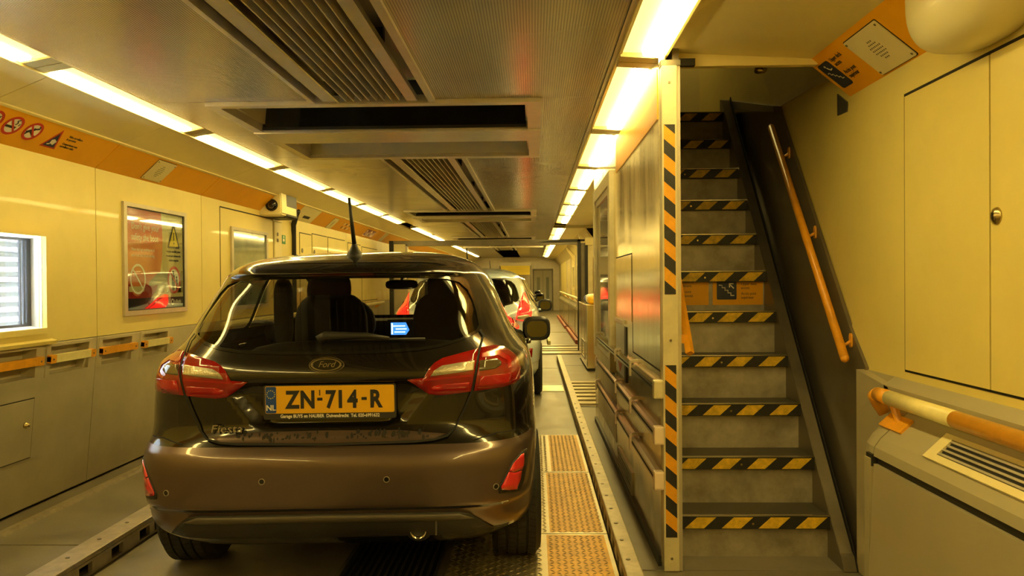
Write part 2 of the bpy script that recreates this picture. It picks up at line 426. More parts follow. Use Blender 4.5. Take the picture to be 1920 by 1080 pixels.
pframe('window_seal', (3.47, 4.655, 1.11, 1.645), (3.52, 4.605, 1.125, 1.63), -.125, -.105, 'alu_dark', w1, M)
for y in (4.545, 4.578): obj('glazing_bar', prism(rect(y, y+.014, 1.125, 1.63), -.12, -.108, M), 'alu_dark', w1)
obj('pane', prism(rect(3.52, 4.605, 1.125, 1.63), -.118, -.1165, M), 'window_pane', w1)
obj('sill_ledge', xz([(-2.98, .995), (-2.94, 1.0), (-2.935, 1.02), (-2.98, 1.035)], 3.2, 4.66), 'wall_yellow', w1)
# fence outside
fo = struct('wall_outside', 'white slatted wall seen outside the window', 'wall', (-4.4, 4, 0))
obj('back_board', B((-4.6, -4.5, -2, 12, -1, 5)), 'white_panel', fo)
for i in range(22):
    z = .62 + i*.085
    obj('fence_slat', xz([(-4.5, z), (-4.40, z+.012), (-4.40, z+.042), (-4.5, z+.05)], -2, 12), 'white_panel', fo)
# ---- ceiling
ce = struct('ceiling', 'perforated metal ceiling panels above the cars', 'ceiling', (-.9, 10, 2.47))
rows = [-4, -1.3, 2.2, 4.655, 5.7, 6.755, 9.2, 11.85, 12.75, 13.95, 15.1, 19.0, 21.1, 24, 28, 32, 36]
GAN = [(4.66, 6.75), (11.85, 13.95), (19.0, 21.1)]
for a, b in zip(rows[:-1], rows[1:]):
    ing = any(g0-.1 <= a and b <= g1+.1 for g0, g1 in GAN)
    xl, xr = (-1.99, .05) if ing else (-1.345, -.585)
    obj('ceiling_panel', B((-2.335, xl, a+.004, b-.004, 2.47, 2.49)), 'ceiling_perf', ce)
    obj('ceiling_panel', B((xr, .395, a+.004, b-.004, 2.47, 2.49)), 'ceiling_perf', ce)
    obj('edge_strip', B((.398, .42, a+.004, b-.004, 2.462, 2.49)), 'frame_metal', ce)
obj('ceiling_void', B((-3.2, .5, -4, 36, 2.86, 2.9)), 'dark_gap', ce)
obj('roof', B((-3.3, 1.9, -4.2, 36.5, 4.5, 4.6)), 'dark_gap', ce)
obj('side_ceiling', xz([(.66, 2.458), (1.345, 2.418), (1.37, 2.45), (.66, 2.48)], -4, 3.74), 'ceiling_cream', ce)
obj('side_ceiling', B((.645, 1.30, 7.52, 15, 2.44, 2.47)), 'ceiling_cream', ce)
obj('side_ceiling', B((.645, 1.30, 15.1, 36, 2.40, 2.47)), 'ceiling_cream', ce)
obj('header_strip', B((.70, 1.37, 3.735, 3.775, 2.39, 2.462)), 'slope_cream', ce)
obj('header_seal', B((.665, .78, 3.70, 3.735, 2.385, 2.419)), 'black', ce)
obj('void_wall', B((.42, .66, -4, 36, 2.53, 2.56)), 'dark_gap', ce)
obj('fascia', B((.648, .664, -4, 3.60, 2.448, 2.53)), 'ceiling_cream', ce)
# ---- right wall (near) and stairwell wall
wr = struct('wall_right', 'yellow side wall beside the staircase, right', 'wall', (1.55, 2, 0))
obj('outer_skin', B((1.75, 1.85, -4.2, 36.5, -.1, 4.5)), 'dark_gap', wr)
obj('upper_panel', B((1.55, 1.58, -4, 3.788, .93, 2.25)), 'wall_yellow', wr)
obj('lower_wall', B((1.56, 1.60, -4, 3.788, 0, .93)), 'wall_grey', wr)
obj('orange_band', xz([(1.55, 2.25), (1.58, 2.27), (1.37, 2.445), (1.34, 2.42)], -4, 3.80), 'orange', wr)
obj('stairwell_panel', B((1.556, 1.59, 3.792, 7.3, 0, 4.4)), 'wall_yellow', wr)
obj('ledge', xz([(1.55, .94), (1.545, .94), (1.50, .905), (1.50, .885), (1.55, .885)], -4, 3.34), 'cab_grey', wr)
obj('ledge', xz([(1.55, .94), (1.545, .94), (1.538, .895), (1.55, .895)], 3.34, 3.785), 'cab_grey', wr)
# bent wall panel at the stairhead, laid flat with its lit tone painted in
obj('stairhead_panel', yz([(5.20, 2.69), (5.0, 2.74), (4.28, 2.54), (4.13, 2.41), (4.90, 2.44)], 1.548, 1.556), 'cream', wr)
obj('stairhead_trim', yz([(4.92, 2.44), (4.13, 2.405), (3.81, 2.33), (3.81, 2.36), (4.10, 2.44), (4.92, 2.50)], 1.538, 1.548), 'frame_metal', wr)
# ---- stairwell back wall
wb = struct('wall_stair_back', 'dim wall at the head of the staircase', 'wall', (1.1, 7.25, 0))
obj('back_panel', B((.70, 1.18, 7.2, 7.25, 0, 4.4)), 'ceiling_cream', wb)
obj('back_panel', B((1.24, 2.6, 7.2, 7.25, 0, 4.4)), 'ceiling_cream', wb)
obj('pillar', B((1.17, 1.25, 7.16, 7.24, 2.6, 4.4)), 'frame_metal', wb)
obj('upper_deck_floor', B((.70, 1.55, 5.84, 7.2, 2.57, 2.61)), 'step_dark', wb)
# ---- partition between roadway and stairs
wp = struct('wall_partition', 'brushed steel partition wall between roadway and stairs', 'wall', (.63, 5.5, 0))
obj('steel_panel', B((.60, .63, 3.665, 5.60, .02, 2.43)), 'steel', wp)
obj('steel_panel', B((.60, .63, 5.606, 7.50, .02, .685), (.60, .63, 5.606, 7.50, 2.16, 2.43), (.60, .63, 5.606, 5.74, .685, 2.16), (.60, .63, 7.2, 7.50, .685, 2.16)), 'steel', wp)
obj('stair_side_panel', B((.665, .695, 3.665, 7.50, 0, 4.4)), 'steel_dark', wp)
obj('end_panel', B((.60, .70, 7.50, 7.53, 0, 2.43)), 'steel', wp)
obj('base_plinth', B((.585, .60, 3.665, 7.45, 0, .05)), 'black', wp)
obj('top_seal', B((.588, .60, 3.66, 7.5, 2.425, 2.44)), 'black', wp)
# hatch seams: narrow dark grooves
def seam(parent, pts, w, M, h=.0012, mname='dark_gap', name='seam'):
    bm = bmesh.new()
    for a, b in zip(pts[:-1], pts[1:]):
        a, b = Vector(a), Vector(b); d = (b-a).normalized(); n = Vector((-d.y, d.x))*w/2
        prism([tuple(a-n), tuple(b-n), tuple(b+n), tuple(a+n)], 0, h, M, bm)
    return obj(name, bm, mname, parent)
MP = frame((.60, 0, 0), (0, 1, 0), (0, 0, -1))     # faces -X ; local x=+Y, local y=-Z
seam(wp, [(5.58, -1.525), (4.69, -1.525), (4.67, -.93), (3.67, -.93)], .008, MP)
seam(wp, [(4.69, -2.42), (4.69, -2.40)], .008, MP)
pf = lambda n, o, i, h0, h1, m, p: pframe(n, o, i, h0, h1, m, p, MP)
w2 = struct('window_2', 'tall framed window in the steel partition', 'window', (.6, 6.4, .7))
pf('window_frame', (5.72, 7.24, -2.18, -.68), (5.84, 7.10, -2.08, -.76), 0, .035, 'post_cream', w2)
pf('window_frame', (5.84, 7.10, -2.08, -.76), (5.90, 7.05, -2.03, -.80), 0, .02, 'frame_metal', w2)
obj('pane', prism(rect(5.9, 7.05, -2.03, -.80), .004, .008, MP), 'clear_window', w2)
obj('orange_band', prism(rect(3.70, 5.54, -2.37, -2.13), 0, .003, MP), 'orange', wp)
obj('grey_kick_panel', prism(rect(5.62, 7.2, -.68, -.18), 0, .002, MP), 'wall_grey', wp)
# ---- walls beyond the partition
wf = struct('wall_right_far', 'steel and cream side wall of the carriages ahead', 'wall', (1.2, 20, 0))
obj('wall_panel', B((1.20, 1.25, 7.53, 14.9, 0, 2.45)), 'steel', wf)
for y in (9.9, 12.3): obj('seam_strip', B((1.188, 1.2, y, y+.05, .3, 2.3)), 'frame_metal', wf)
for y0, y1, mn in ((15.3, 17.4, 'wall_yellow'), (17.45, 19.6, 'slope_cream'), (19.65, 21.8, 'wall_yellow'), (21.85, 24.5, 'wall_yellow'), (24.55, 27.4, 'slope_cream'), (27.5, 31, 'wall_yellow'), (31.1, 36, 'wall_yellow')):
    obj('wall_panel', B((1.22, 1.26, y0, y1, 0, 2.1)), mn, wf)
obj('slope_panel', xz([(1.22, 2.1), (1.0, 2.40), (1.02, 2.43), (1.26, 2.12)], 15.2, 36), 'slope_cream', wf)
for y in (16.2, 19.2, 22.4): obj('slope_rib', xz([(1.20, 1.95), (.98, 2.26), (.96, 2.36), (1.22, 2.1)], y, y+.16), 'cream', wf)
for y in (17.42, 19.62, 21.82, 24.5, 27.45): obj('upright', B((1.18, 1.23, y-.06, y+.06, 0, 2.1)), 'frame_metal', wf)
# ---- far end of the train
we = struct('wall_far', 'end bulkhead far down the train', 'wall', (-.5, 36, 0))
obj('end_shell', B((-3.3, 1.9, 36.3, 36.4, -.1, 4.5)), 'dark_gap', we)
obj('bulkhead', B((-3.2, 0.0, 36, 36.1, 0, 2.5), (.9, 1.3, 36, 36.1, 0, 2.5), (0, .9, 36, 36.1, 1.87, 2.5)), 'frame_metal', we)
d1 = struct('door_1', 'pale double doors with narrow glazing at far end', 'door', (.45, 36, 0))
for x in (.03, .455):
    lf = obj('door_leaf', B((x, x+.415, 35.95, 36.0, .02, 1.86)), 'door_white', d1)
    obj('door_pane', B((x+.14, x+.28, 35.94, 35.95, .45, 1.55)), 'clear_window', lf)
obj('door_frame', B((-.03, .02, 35.93, 36, 0, 1.95), (.88, .93, 35.93, 36, 0, 1.95), (-.03, .93, 35.93, 36, 1.88, 1.95)), 'steel_dark', d1)
bk = struct('wall_back', 'carriage end wall behind the viewer', 'wall', (-.8, -4.1, 0))
obj('end_panel', B((-3.2, 1.8, -4.15, -4.0, 0, 4.5)), 'wall_yellow', bk)
# ================================================================== CEILING THINGS
# ---- strip lights
def lamp(x0, x1, y0, y1, left, label, group):
    """x0 = edge next to the ceiling panels, x1 = edge next to the wall"""
    t = thing('ceiling_light', label, 'light', ((x0+x1)/2, (y0+y1)/2, 2.47), group)
    s = 1 if x1 > x0 else -1; w = abs(x1-x0)
    P = lambda f: x0 + s*w*f
    zi, zo = (2.474, 2.444) if left else (2.448, 2.432)   # inner and outer height of the lamp face
    zz = lambda f: zi + (zo-zi)*f
    def strip(f0, f1, dz0, dz1, ya, yb): return xz([(P(f0), zz(f0)+dz0), (P(f1), zz(f1)+dz0), (P(f1), zz(f1)+dz1), (P(f0), zz(f0)+dz1)], ya, yb)
    obj('tray', strip(0, 1, .03, .05, y0, y1), 'lamp_tray', t)
    obj('tray_lip', strip(0, .06, 0, .04, y0, y1), 'lamp_tray', t)
    obj('tray_lip', strip(.95, 1, -.008, .04, y0, y1), 'lamp_tray', t)
    obj('cover', strip(.06, .47 if not left else .52, .010, .018, y0+.09, y1-.09), 'tube_cover', t)
    fa, fb = (.53, .87) if left else (.47, .89)
    obj('diffuser', xz([(P(fa-.02), zz(fa)+.02), (P(fa+.02), zz(fa)-(.002 if left else .014)), (P(fb-.02), zz(fb)-(.002 if left else .018)), (P(fb+.03), zz(fb)+.02)], y0+.12, y1-.12), 'tube_light', t)
    obj('cover', strip(.915, .95, .008, .018, y0+.09, y1-.09), 'tube_cover', t)
    for ya, yb in ((y0+.004, y0+.09), (y1-.09, y1-.004)): obj('end_cap', strip(.03, .97, .002 if left else -.012, .03, ya, yb), 'lamp_cap', t)
ordn = ['nearest', 'second', 'third', 'fourth', 'fifth', 'sixth', 'seventh', 'eighth', 'ninth', 'tenth', 'eleventh', 'twelfth', 'thirteenth', 'fourteenth', 'fifteenth', 'sixteenth', 'seventeenth', 'eighteenth', 'nineteenth', 'twentieth']
k = 0
for i in range(-4, 18):
    y0 = 3.80 + (i-1)*1.75; y1 = y0+1.75
    vis = y1 > 3.0
    if y0 > 14: continue
    if vis: lab = (ordn[k] + ' glowing strip light in the left ceiling row', ordn[k] + ' glowing strip light in the right ceiling row'); k += 1; g = ('left strip lights', 'right strip lights')
    else: lab = tuple(ordn[-i+1-0] + ' strip light behind the viewer in the ' + sd + ' row' for sd in ('left', 'right')); g = ('left strip lights behind', 'right strip lights behind')
    lamp(-2.338, -2.51, y0, y1, True, lab[0], g[0])
    lamp(.42, .645, y0, y1, False, lab[1], g[1])
k = 0
for i in range(7):
    y0 = 15.4 + i*2.6; y1 = y0+2.6
    if y1 > 35.8: break
    lamp(-2.25, -2.46, y0, y1, True, ordn[k]+' strip light beyond the cross frame on the left', 'far left strip lights')
    lamp(.40, .64, y0, y1, False, ordn[k]+' strip light beyond the cross frame on the right', 'far right strip lights'); k += 1
# ---- ventilation grilles
def grille(y0, y1, label):
    t = thing('ceiling_grille', label, 'grille', (-.965, (y0+y1)/2, 2.47), 'ceiling ventilation grilles')
    obj('side_frame', B((-1.345, -1.318, y0, y1, 2.45, 2.50)), 'frame_metal', t)
    obj('side_bar', B((-1.262, -1.175, y0+.02, y1-.02, 2.455, 2.485)), 'frame_metal', t)
    obj('side_bar', B((-.755, -.69, y0+.02, y1-.02, 2.455, 2.485)), 'frame_metal', t)
    obj('side_frame', B((-.625, -.585, y0, y1, 2.45, 2.50)), 'frame_metal', t)
    obj('trim_lip', B((-1.175, -1.163, y0+.02, y1-.02, 2.448, 2.485)), 'steel_bright', t)
    for i in range(8):
        x = -1.128 + i*.0465
        obj('slat', xz([(x, 2.458), (x+.006, 2.458), (x+.020, 2.53), (x+.014, 2.53)], y0+.02, y1-.02), 'frame_metal', t)
    obj('back_plate', B((-1.345, -.585, y0, y1, 2.60, 2.61)), 'steel_dark', t)
    n = max(1, int((y1-y0)/1.3))
    for i in range(n):
        y = y0 + (i+.62)*(y1-y0)/n
        obj('cross_bar', B((-1.2, -.72, y, y+.05, 2.54, 2.60)), 'black', t)
        obj('blower', superell((-.95, y-.24, 2.57), (.17, .09, .03), 4), 'recess_grey', t, True)
grille(-4, 2.2, 'slatted ceiling vent behind the viewer')
grille(2.2, 4.65, 'long slatted ceiling vent in front of the nearest ceiling hatch')
grille(6.76, 11.84, 'slatted ceiling vent between the first and second ceiling hatches')
grille(13.96, 18.98, 'slatted ceiling vent beyond the second ceiling hatch')
grille(21.12, 27, 'slatted ceiling vent far beyond the cross frame')
# ---- framed hatches with dark glass
def hatch(y0, label):
    t = thing('ceiling_hatch', label, 'hatch', (-.97, y0+1.05, 2.47), 'framed ceiling hatches')
    y = lambda d: y0+d
    xa, xb = -2.0, .06
    z0, z1 = 2.445, 2.50
    obj('frame_bar', B((xa, xb, y(0), y(.07), z0, z1)), 'frame_metal', t)
    obj('frame_bar', B((xa, xb, y(.82), y(1.22), z0-.012, z1)), 'frame_metal', t)
    obj('frame_bar', B((xa, xb, y(1.98), y(2.09), z0, z1)), 'frame_metal', t)
    for p, q in ((xa, xa+.07), (xb-.09, xb)):
        obj('frame_side', B((p, q, y(.07), y(.82), z0, z1)), 'frame_metal', t); obj('frame_side', B((p, q, y(1.22), y(1.98), z0, z1)), 'frame_metal', t)
    # first recess: slanting cheek on the left, dark glass on its far side
    obj('recess_cheek', xz([(xa+.07, z1), (xa+.09, z1), (xa+.12, 2.80), (xa+.05, 2.80)], y(.05), y(.84)), 'recess_grey', t)
    obj('recess_cheek', B((xb-.105, xb-.09, y(.05), y(.84), z1, 2.8)), 'frame_metal', t)
    obj('recess_top', B((xa, xb, y(.02), y(.86), 2.80, 2.82)), 'recess_grey', t)
    obj('dark_glass', B((xa+.075, xb-.10, y(.80), y(.82), 2.462, 2.80)), 'screen_dark', t)
    obj('glass_trim', B((xa+.075, xb-.10, y(.79), y(.80), 2.455, 2.475)), 'black', t)
    # second recess with a pale panel
    obj('recess_cheek', B((xa+.07, xa+.085, y(1.2), y(2.0), z1, 2.64)), 'frame_metal', t)
    obj('recess_cheek', B((xb-.105, xb-.09, y(1.2), y(2.0), z1, 2.64)), 'frame_metal', t)
    obj('recess_top', B((xa, xb, y(1.2), y(2.05), 2.64, 2.66)), 'recess_grey', t)
    obj('pale_panel', B((xa+.085, xb-.105, y(1.96), y(1.98), 2.47, 2.64)), 'recess_grey', t)
hatch(4.66, 'nearest framed ceiling hatch with dark glass panel')
hatch(11.86, 'second framed ceiling hatch with dark slot, further down')
hatch(19.01, 'third framed ceiling hatch beyond the cross frame')

# ================================================================== LEFT WALL THINGS
ML = frame((-2.98, 0, 0), (0, 1, 0), (0, 0, 1))                     # local x=Y, y=Z on the upper wall
MB_ = frame((-2.98, 0, 2.155), (0, 1, 0), (.18, 0, .165))           # on the orange band: x=Y, y=up the slope
# ---- recessed grab handles
hl = ['orange grab handle recessed low in the wall, leftmost and out of frame', 'orange grab handle recessed in grey panel below the window',
      'cream grab handle with orange ends just right of the window', 'orange grab handle just right of the grey panel joint',
      'cream grab handle with orange ends nearest the car']
for (a, b), lab, cr in zip(HAND, hl, (1, 0, 1, 0, 1)):
    t = thing('grab_handle', lab, 'handle', (-2.99, (a+b)/2, .8), 'recessed grab handles')
    Mh = frame((lowX(.9)+.0, 0, .9), (0, 1, 0), (.09, 0, 1.0))
    pframe('rim', (a, b, -.108, .098), (a+.04, b-.04, -.092, .08), 0, .008, 'wall_grey', t, Mh)
    bm = bmesh.new()
    for r, h0, h1 in (((a+.025, b-.025, -.1, .088), -.085, -.08), ((a+.025, a+.035, -.1, .088), -.08, 0), ((b-.035, b-.025, -.1, .088), -.08, 0),
                      ((a+.025, b-.025, -.1, -.092), -.08, 0), ((a+.025, b-.025, .08, .088), -.08, 0)): prism(rect(*r), h0, h1, Mh, bm)
    obj('recess_tray', bm, 'wall_grey', t)
    bar = obj('bar', prism(rrect(a+.005, b-.0, -.018, .030, .008), .006, .034, Mh), 'rail_cream' if cr else 'rail_orange', t)
    for y in (a+.005, b-.055): obj('bar_end', prism(rrect(y, y+.055, -.020, .032, .008), .004, .036, Mh), 'rail_orange', t)
    for y in (a+.02, b-.04): obj('bolt', prism(disc(y+.01, .005, .006, n=10), .036, .039, Mh), 'steel_dark', t)
# ---- hatch low in the wall
Mh = frame((lowX(.5), 0, .5), (0, 1, 0), (.09, 0, 1.0))
t = thing('wall_hatch', 'grey square access hatch with round lock, low on left wall', 'hatch', (-3.02, 4.27, .32))
obj('seam_frame', prism(rect(4.0, 4.545, -.18, .185), 0, .002, Mh), 'dark_gap', t)
obj('hatch_door', prism(rect(4.006, 4.538, -.174, .179), .001, .005, Mh), 'wall_grey', t)
lk = obj('lock', lathe([(0, .005), (.018, .005), (.018, .014), (.010, .018), (.010, .03), (0, .031)], Mh @ Matrix.Translation((4.47, .03, 0)), 18), 'brass', t, True)
# ---- safety poster
t = thing('poster', 'red and cream framed boot safety poster on the yellow wall', 'poster', (-2.97, 6.0, 1.13))
pframe('frame', (5.495, 6.505, 1.13, 1.965), (5.54, 6.465, 1.165, 1.935), 0, .02, 'frame_metal', t, ML)
pframe('frame_lip', (5.535, 6.47, 1.16, 1.94), (5.55, 6.455, 1.172, 1.928), .004, .012, 'black', t, ML)
sh = obj('sheet', prism(rect(5.54, 6.465, 1.165, 1.935), .002, .004, ML), 'poster_cream', t)
def art(poly, mname, h=.0045, name='print', M=ML, p=None, th=.0008): return obj(name, prism(poly, h, h+th, M), mname, p or sh)
cv = [(6.10+.05*math.sin(i*.3)-.0*i, 1.93-.63*i/12) for i in range(13)]
redc = [(5.55, 1.928), (6.075, 1.928), (6.095, 1.80), (6.10, 1.68), (6.085, 1.55), (6.05, 1.43), (5.99, 1.32), (5.90, 1.25), (5.55, 1.25)]
art(redc, 'poster_orange', name='red_field')
art([(5.55, 1.928), (6.075, 1.928), (6.095, 1.80), (6.10, 1.69), (5.9, 1.675), (5.7, 1.68), (5.55, 1.665)], 'poster_red', .0048, 'red_field')
art([(5.55, 1.36), (5.72, 1.37), (5.95, 1.345), (6.02, 1.36), (5.99, 1.31), (5.90, 1.25), (5.55, 1.25)], 'poster_wine', .0049, 'red_field')
art(rect(5.55, 6.455, 1.172, 1.255), 'poster_navy', .005, 'navy_strip')
art([(5.85, 1.29), (5.88, 1.38), (6.02, 1.45), (6.2, 1.45), (6.32, 1.385), (6.40, 1.37), (6.42, 1.29)], 'poster_car', .0046, 'car_drawing')
art([(6.36, 1.29), (6.37, 1.41), (6.42, 1.47), (6.455, 1.47), (6.455, 1.29)], 'poster_car', .0046, 'car_drawing')
for cx in (6.17, 6.43): 
    if cx < 6.2: obj('wheel_drawing', ring(cx, 1.295, .022, .042, .0055, .0062, ML), 'poster_cream', sh)
art(disc(5.70, 1.37, .1, .1), 'poster_orange', .0052, 'boot_drawing')
art(rect(5.58, 5.80, 1.305, 1.345), 'poster_cream', .0056, 'boot_drawing')
obj('no_ring', ring(5.71, 1.40, .098, .115, .006, .0068, ML), 'sign_white', sh)
def bar2(p, q, w): 
    p, q = Vector(p), Vector(q); d = (q-p).normalized(); n = Vector((-d.y, d.x))*w/2
    return [tuple(p-n), tuple(q-n), tuple(q+n), tuple(p+n)]
art(bar2((5.635, 1.475), (5.785, 1.325), .014), 'sign_white', .006, 'no_bar')
art([(6.19, 1.655), (6.39, 1.655), (6.395, 1.67), (6.30, 1.855), (6.285, 1.855), (6.185, 1.67)], 'ink', .0052, 'warning_sign')
art([(6.21, 1.67), (6.37, 1.67), (6.292, 1.83)], 'shutter_yellow', .006, 'warning_sign')
art(rect(6.285, 6.298, 1.72, 1.785), 'ink', .0068, 'warning_sign'); art(disc(6.292, 1.697, .008), 'ink', .0068, 'warning_sign')
art(disc(6.29, 1.395, .10), 'sign_white', .0052, 'pedestrian_sign')
obj('pedestrian_ring', ring(6.29, 1.395, .09, .113, .006, .0068, ML), 'sign_red', sh)
art(disc(6.275, 1.455, .016), 'ink', .006, 'walker'); art([(6.25, 1.435), (6.30, 1.435), (6.305, 1.38), (6.295, 1.31), (6.275, 1.31), (6.27, 1.37), (6.262, 1.31), (6.245, 1.31), (6.25, 1.38)], 'ink', .006, 'walker')
art(disc(6.335, 1.415, .012), 'ink', .006, 'walker'); art([(6.318, 1.40), (6.352, 1.40), (6.355, 1.315), (6.32, 1.315)], 'ink', .006, 'walker')
art(bar2((6.215, 1.47), (6.365, 1.32), .016), 'sign_red', .0068, 'pedestrian_bar')
TL = lambda y, z, h=.0052: ML @ Matrix.Translation((y, z, h))
text('poster_text', "Don't give your", .072, 'sign_white', TL(5.62, 1.775), sh, sx=.93)
text('poster_text', 'safety the boot', .072, 'sign_white', TL(5.62, 1.695), sh, sx=.93)
text('poster_text', 'Please don\'t get anything out of', .031, 'sign_white', TL(5.62, 1.615), sh, sx=.88)
text('poster_text', 'your boot once we are moving', .031, 'sign_white', TL(5.62, 1.57), sh, sx=.88)
for i, s in enumerate(('For your own safety, please', 'do not stand in between the', 'vehicles at any time')):
    text('poster_text', s, .027, 'ink', TL(6.29, 1.62-.036*i), sh, align='CENTER', sx=.8)
obj('emblem', ring(6.26, 1.215, .016, .025, .0058, .0066, ML), 'sign_white', sh)
text('poster_text', 'LeShuttle', .042, 'sign_white', TL(6.29, 1.203, .0058), sh, sx=.75, shear=.2)
obj('poster_glazing', prism(rect(5.545, 6.46, 1.168, 1.932), .0085, .0095, ML), 'window_pane', t)
# ---- second poster on the door leaf
t = thing('poster', 'dull teal framed poster on the wall door beyond', 'poster', (-2.97, 8.0, 1.2))
pframe('frame', (7.49, 8.53, 1.1, 1.925), (7.54, 8.48, 1.14, 1.895), 0, .02, 'frame_metal', t, ML)
obj('sheet', prism(rect(7.54, 8.48, 1.14, 1.895), .002, .006, ML), 'poster_teal', t)
# ---- wall door with seams
t = thing('wall_door', 'yellow wall door holding the teal poster', 'door', (-2.98, 8.1, 1.0))
obj('door_leaf', prism(rect(7.26, 8.74, 1.02, 2.08), 0, .0012, ML), 'wall_yellow', t)
seam(t, [(7.25, 1.01), (7.25, 2.095), (8.75, 2.095), (8.75, 1.01)], .012, ML)
cp = obj('cover_strip', prism(rect(8.70, 9.02, 2.075, 2.115), 0, .02, ML), 'cream', t)
obj('side_panel', prism(rect(8.77, 9.02, 1.01, 2.07), 0, .012, ML), 'cream', t)
for z in (1.93, 1.86): obj('lock', prism(disc(8.87, z, .022, n=14), .012, .018, ML), 'steel_dark', t)
t = tag(obj('exit_sign', prism(rect(9.06, 9.18, 1.83, 1.935), 0, .004, ML), 'green_sign'), 'small green emergency sign beside the black door seal', 'sign')
obj('arrow', prism([(9.08, 1.86), (9.12, 1.86), (9.12, 1.85), (9.15, 1.875), (9.12, 1.90), (9.12, 1.89), (9.08, 1.89)], .004, .005, ML), 'sign_white', t)
obj('figure', prism(rect(9.10, 9.13, 1.9, 1.925), .004, .005, ML), 'sign_white', t)
bm = tube([(-2.965, 9.46, .05), (-2.965, 9.46, 1.95), (-2.955, 9.43, 2.08), (-2.90, 9.36, 2.19), (-2.86, 9.30, 2.24)], .032, 10)
tag(obj('door_seal', bm, 'black', smooth=True), 'thick black rubber seal rising up the left wall', 'seal')
# ---- orange band: signs
def bandsign(name, label, y, v, draw):
    t = thing(name, label, 'sign', (-2.9, y, 2.2), 'pictogram stickers on the orange band')
    draw(t, y, v)
def no_sign(t, y, v, inner):
    obj('white_disc', prism(disc(y, v, .064), 0, .001, MB_), 'sign_white', t)
    for poly in inner: obj('pictogram', prism(poly, .001, .0018, MB_), 'ink', t)
    obj('red_ring', ring(y, v, .052, .068, .001, .0028, MB_), 'sign_red', t)
    obj('red_bar', prism(bar2((y-.042, v+.042), (y+.042, v-.042), .012), .0018, .0028, MB_), 'sign_red', t)
leaf = [[(4.03-.02+dx, .10), (4.03-.008+dx, .10), (4.03+.012+dx, .175), (4.03+.002+dx, .17)] for dx in (-.01, .012, .03)]
bandsign('prohibition_sign', 'round red prohibition sign cut by the left picture edge', 4.035, .136, lambda t, y, v: no_sign(t, y, v, leaf))
cig = [rect(4.195-.048, 4.195+.03, .118, .134), bar2((4.205, .145), (4.215, .16), .007), bar2((4.215, .16), (4.2, .172), .007), bar2((4.2, .172), (4.22, .186), .007), bar2((4.23, .142), (4.235, .158), .006)]
bandsign('prohibition_sign', 'round no smoking sign on the orange band', 4.195, .136, lambda t, y, v: no_sign(t, y, v, cig))
run = [bar2((4.32, .12), (4.37, .155), .02), bar2((4.36, .15), (4.40, .165), .012), disc(4.395, .18, .011, n=12), bar2((4.33, .12), (4.315, .095), .011), bar2((4.35, .13), (4.385, .11), .011), bar2((4.385, .11), (4.41, .105), .010)]
bandsign('prohibition_sign', 'round no running figure sign on the orange band', 4.363, .136, lambda t, y, v: no_sign(t, y, v, run))
t = thing('warning_sign', 'triangular camera surveillance sign with lettering on orange band', 'sign', (-2.9, 4.6, 2.2), 'pictogram stickers on the orange band')
obj('red_triangle', prism([(4.508, .058), (4.652, .058), (4.58, .208)], 0, .001, MB_), 'sign_red', t)
obj('navy_triangle', prism([(4.527, .069), (4.633, .069), (4.58, .18)], .001, .0018, MB_), 'sign_blue', t)
obj('camera_icon', prism([(4.565, .095), (4.60, .085), (4.61, .115), (4.58, .13), (4.56, .12)], .0018, .0026, MB_), 'sign_white', t)
obj('camera_icon', prism(bar2((4.548, .083), (4.57, .09), .008), .0018, .0026, MB_), 'sign_white', t)
TB = lambda y, v, h=.0005: MB_ @ Matrix.Translation((y, v, h))
for i, (s, v) in enumerate((('Video surveillance', .168), ('in operation', .146), ('Compartiment sous', .108), ('surveillance vidéo', .086))):
    text('lettering', s, .024, 'ink', TB(4.67, v), t, sx=.8)
def speaker_plate(y0, y1, v0, v1, label, M, par=None, holes=True, mir=1):
    t = thing('speaker_plate', label, 'speaker', M @ Vector(((y0+y1)/2, v0, 0)), 'loudspeaker cover plates')
    pl = obj('plate', prism(rrect(y0, y1, v0, v1, .008), 0, .006, M), 'cream', t)
    obj('shadow_gap', prism(rrect(y0-.004, y1+.004, v0-.004, v1+.004, .01), -.001, .002, M), 'dark_gap', t)
    cx, cy = (y0+y1)/2, (v0+v1)/2; bm = bmesh.new()
    for j, n in enumerate((3, 5, 7, 7, 7, 5, 3)):
        for i in range(n):
            prism(disc(cx+(i-(n-1)/2)*.0135, cy+(j-3)*.0165, .0034, .0045, n=6), .006, .0064, M, bm)
    obj('sound_holes', bm, 'dark_gap', pl)
    for sx in (y0+.014, y1-.014):
        for sy in (v0+.016, v1-.016): obj('screw', prism(disc(sx, sy, .006, n=10), .006, .009, M), 'steel_bright', t)
speaker_plate(5.745, 6.03, .022, .217, 'cream perforated speaker plate on the left orange band', MB_)
speaker_plate(10.95, 11.2, .0, .2, 'distant pale speaker plate on the left orange band', MB_)
for y, w in ((11.6, .5), (13.2, .75)):
    tt = thing('notice', 'faded notice of pictograms on far left band, ' + ('nearer one' if y < 12 else 'further one'), 'notice', (-2.9, y, 2.2), 'faded notices on the far band')
    obj('notice_sheet', prism(rect(y, y+w, .04, .19), 0, .001, MB_), 'poster_orange' if y > 12 else 'orange', tt)
    for i in range(4):
        for j in range(2):
            obj('pictogram', prism(disc(y+.07+i*w/4.4, .08+j*.07, .026, n=12), .001, .002, MB_), 'sign_white' if (i+j) % 2 else 'ink', tt)
tag(obj('vent_slot', prism(rect(9.72, 9.98, .06, .10), 0, .004, MB_), 'black'), 'dark slot in the cream panel before the far orange band', 'vent')
tag(obj('end_plate', prism(rect(14.65, 14.95, .01, .235), 0, .004, MB_), 'cream'), 'pale end plate at the far tip of orange band', 'plate')
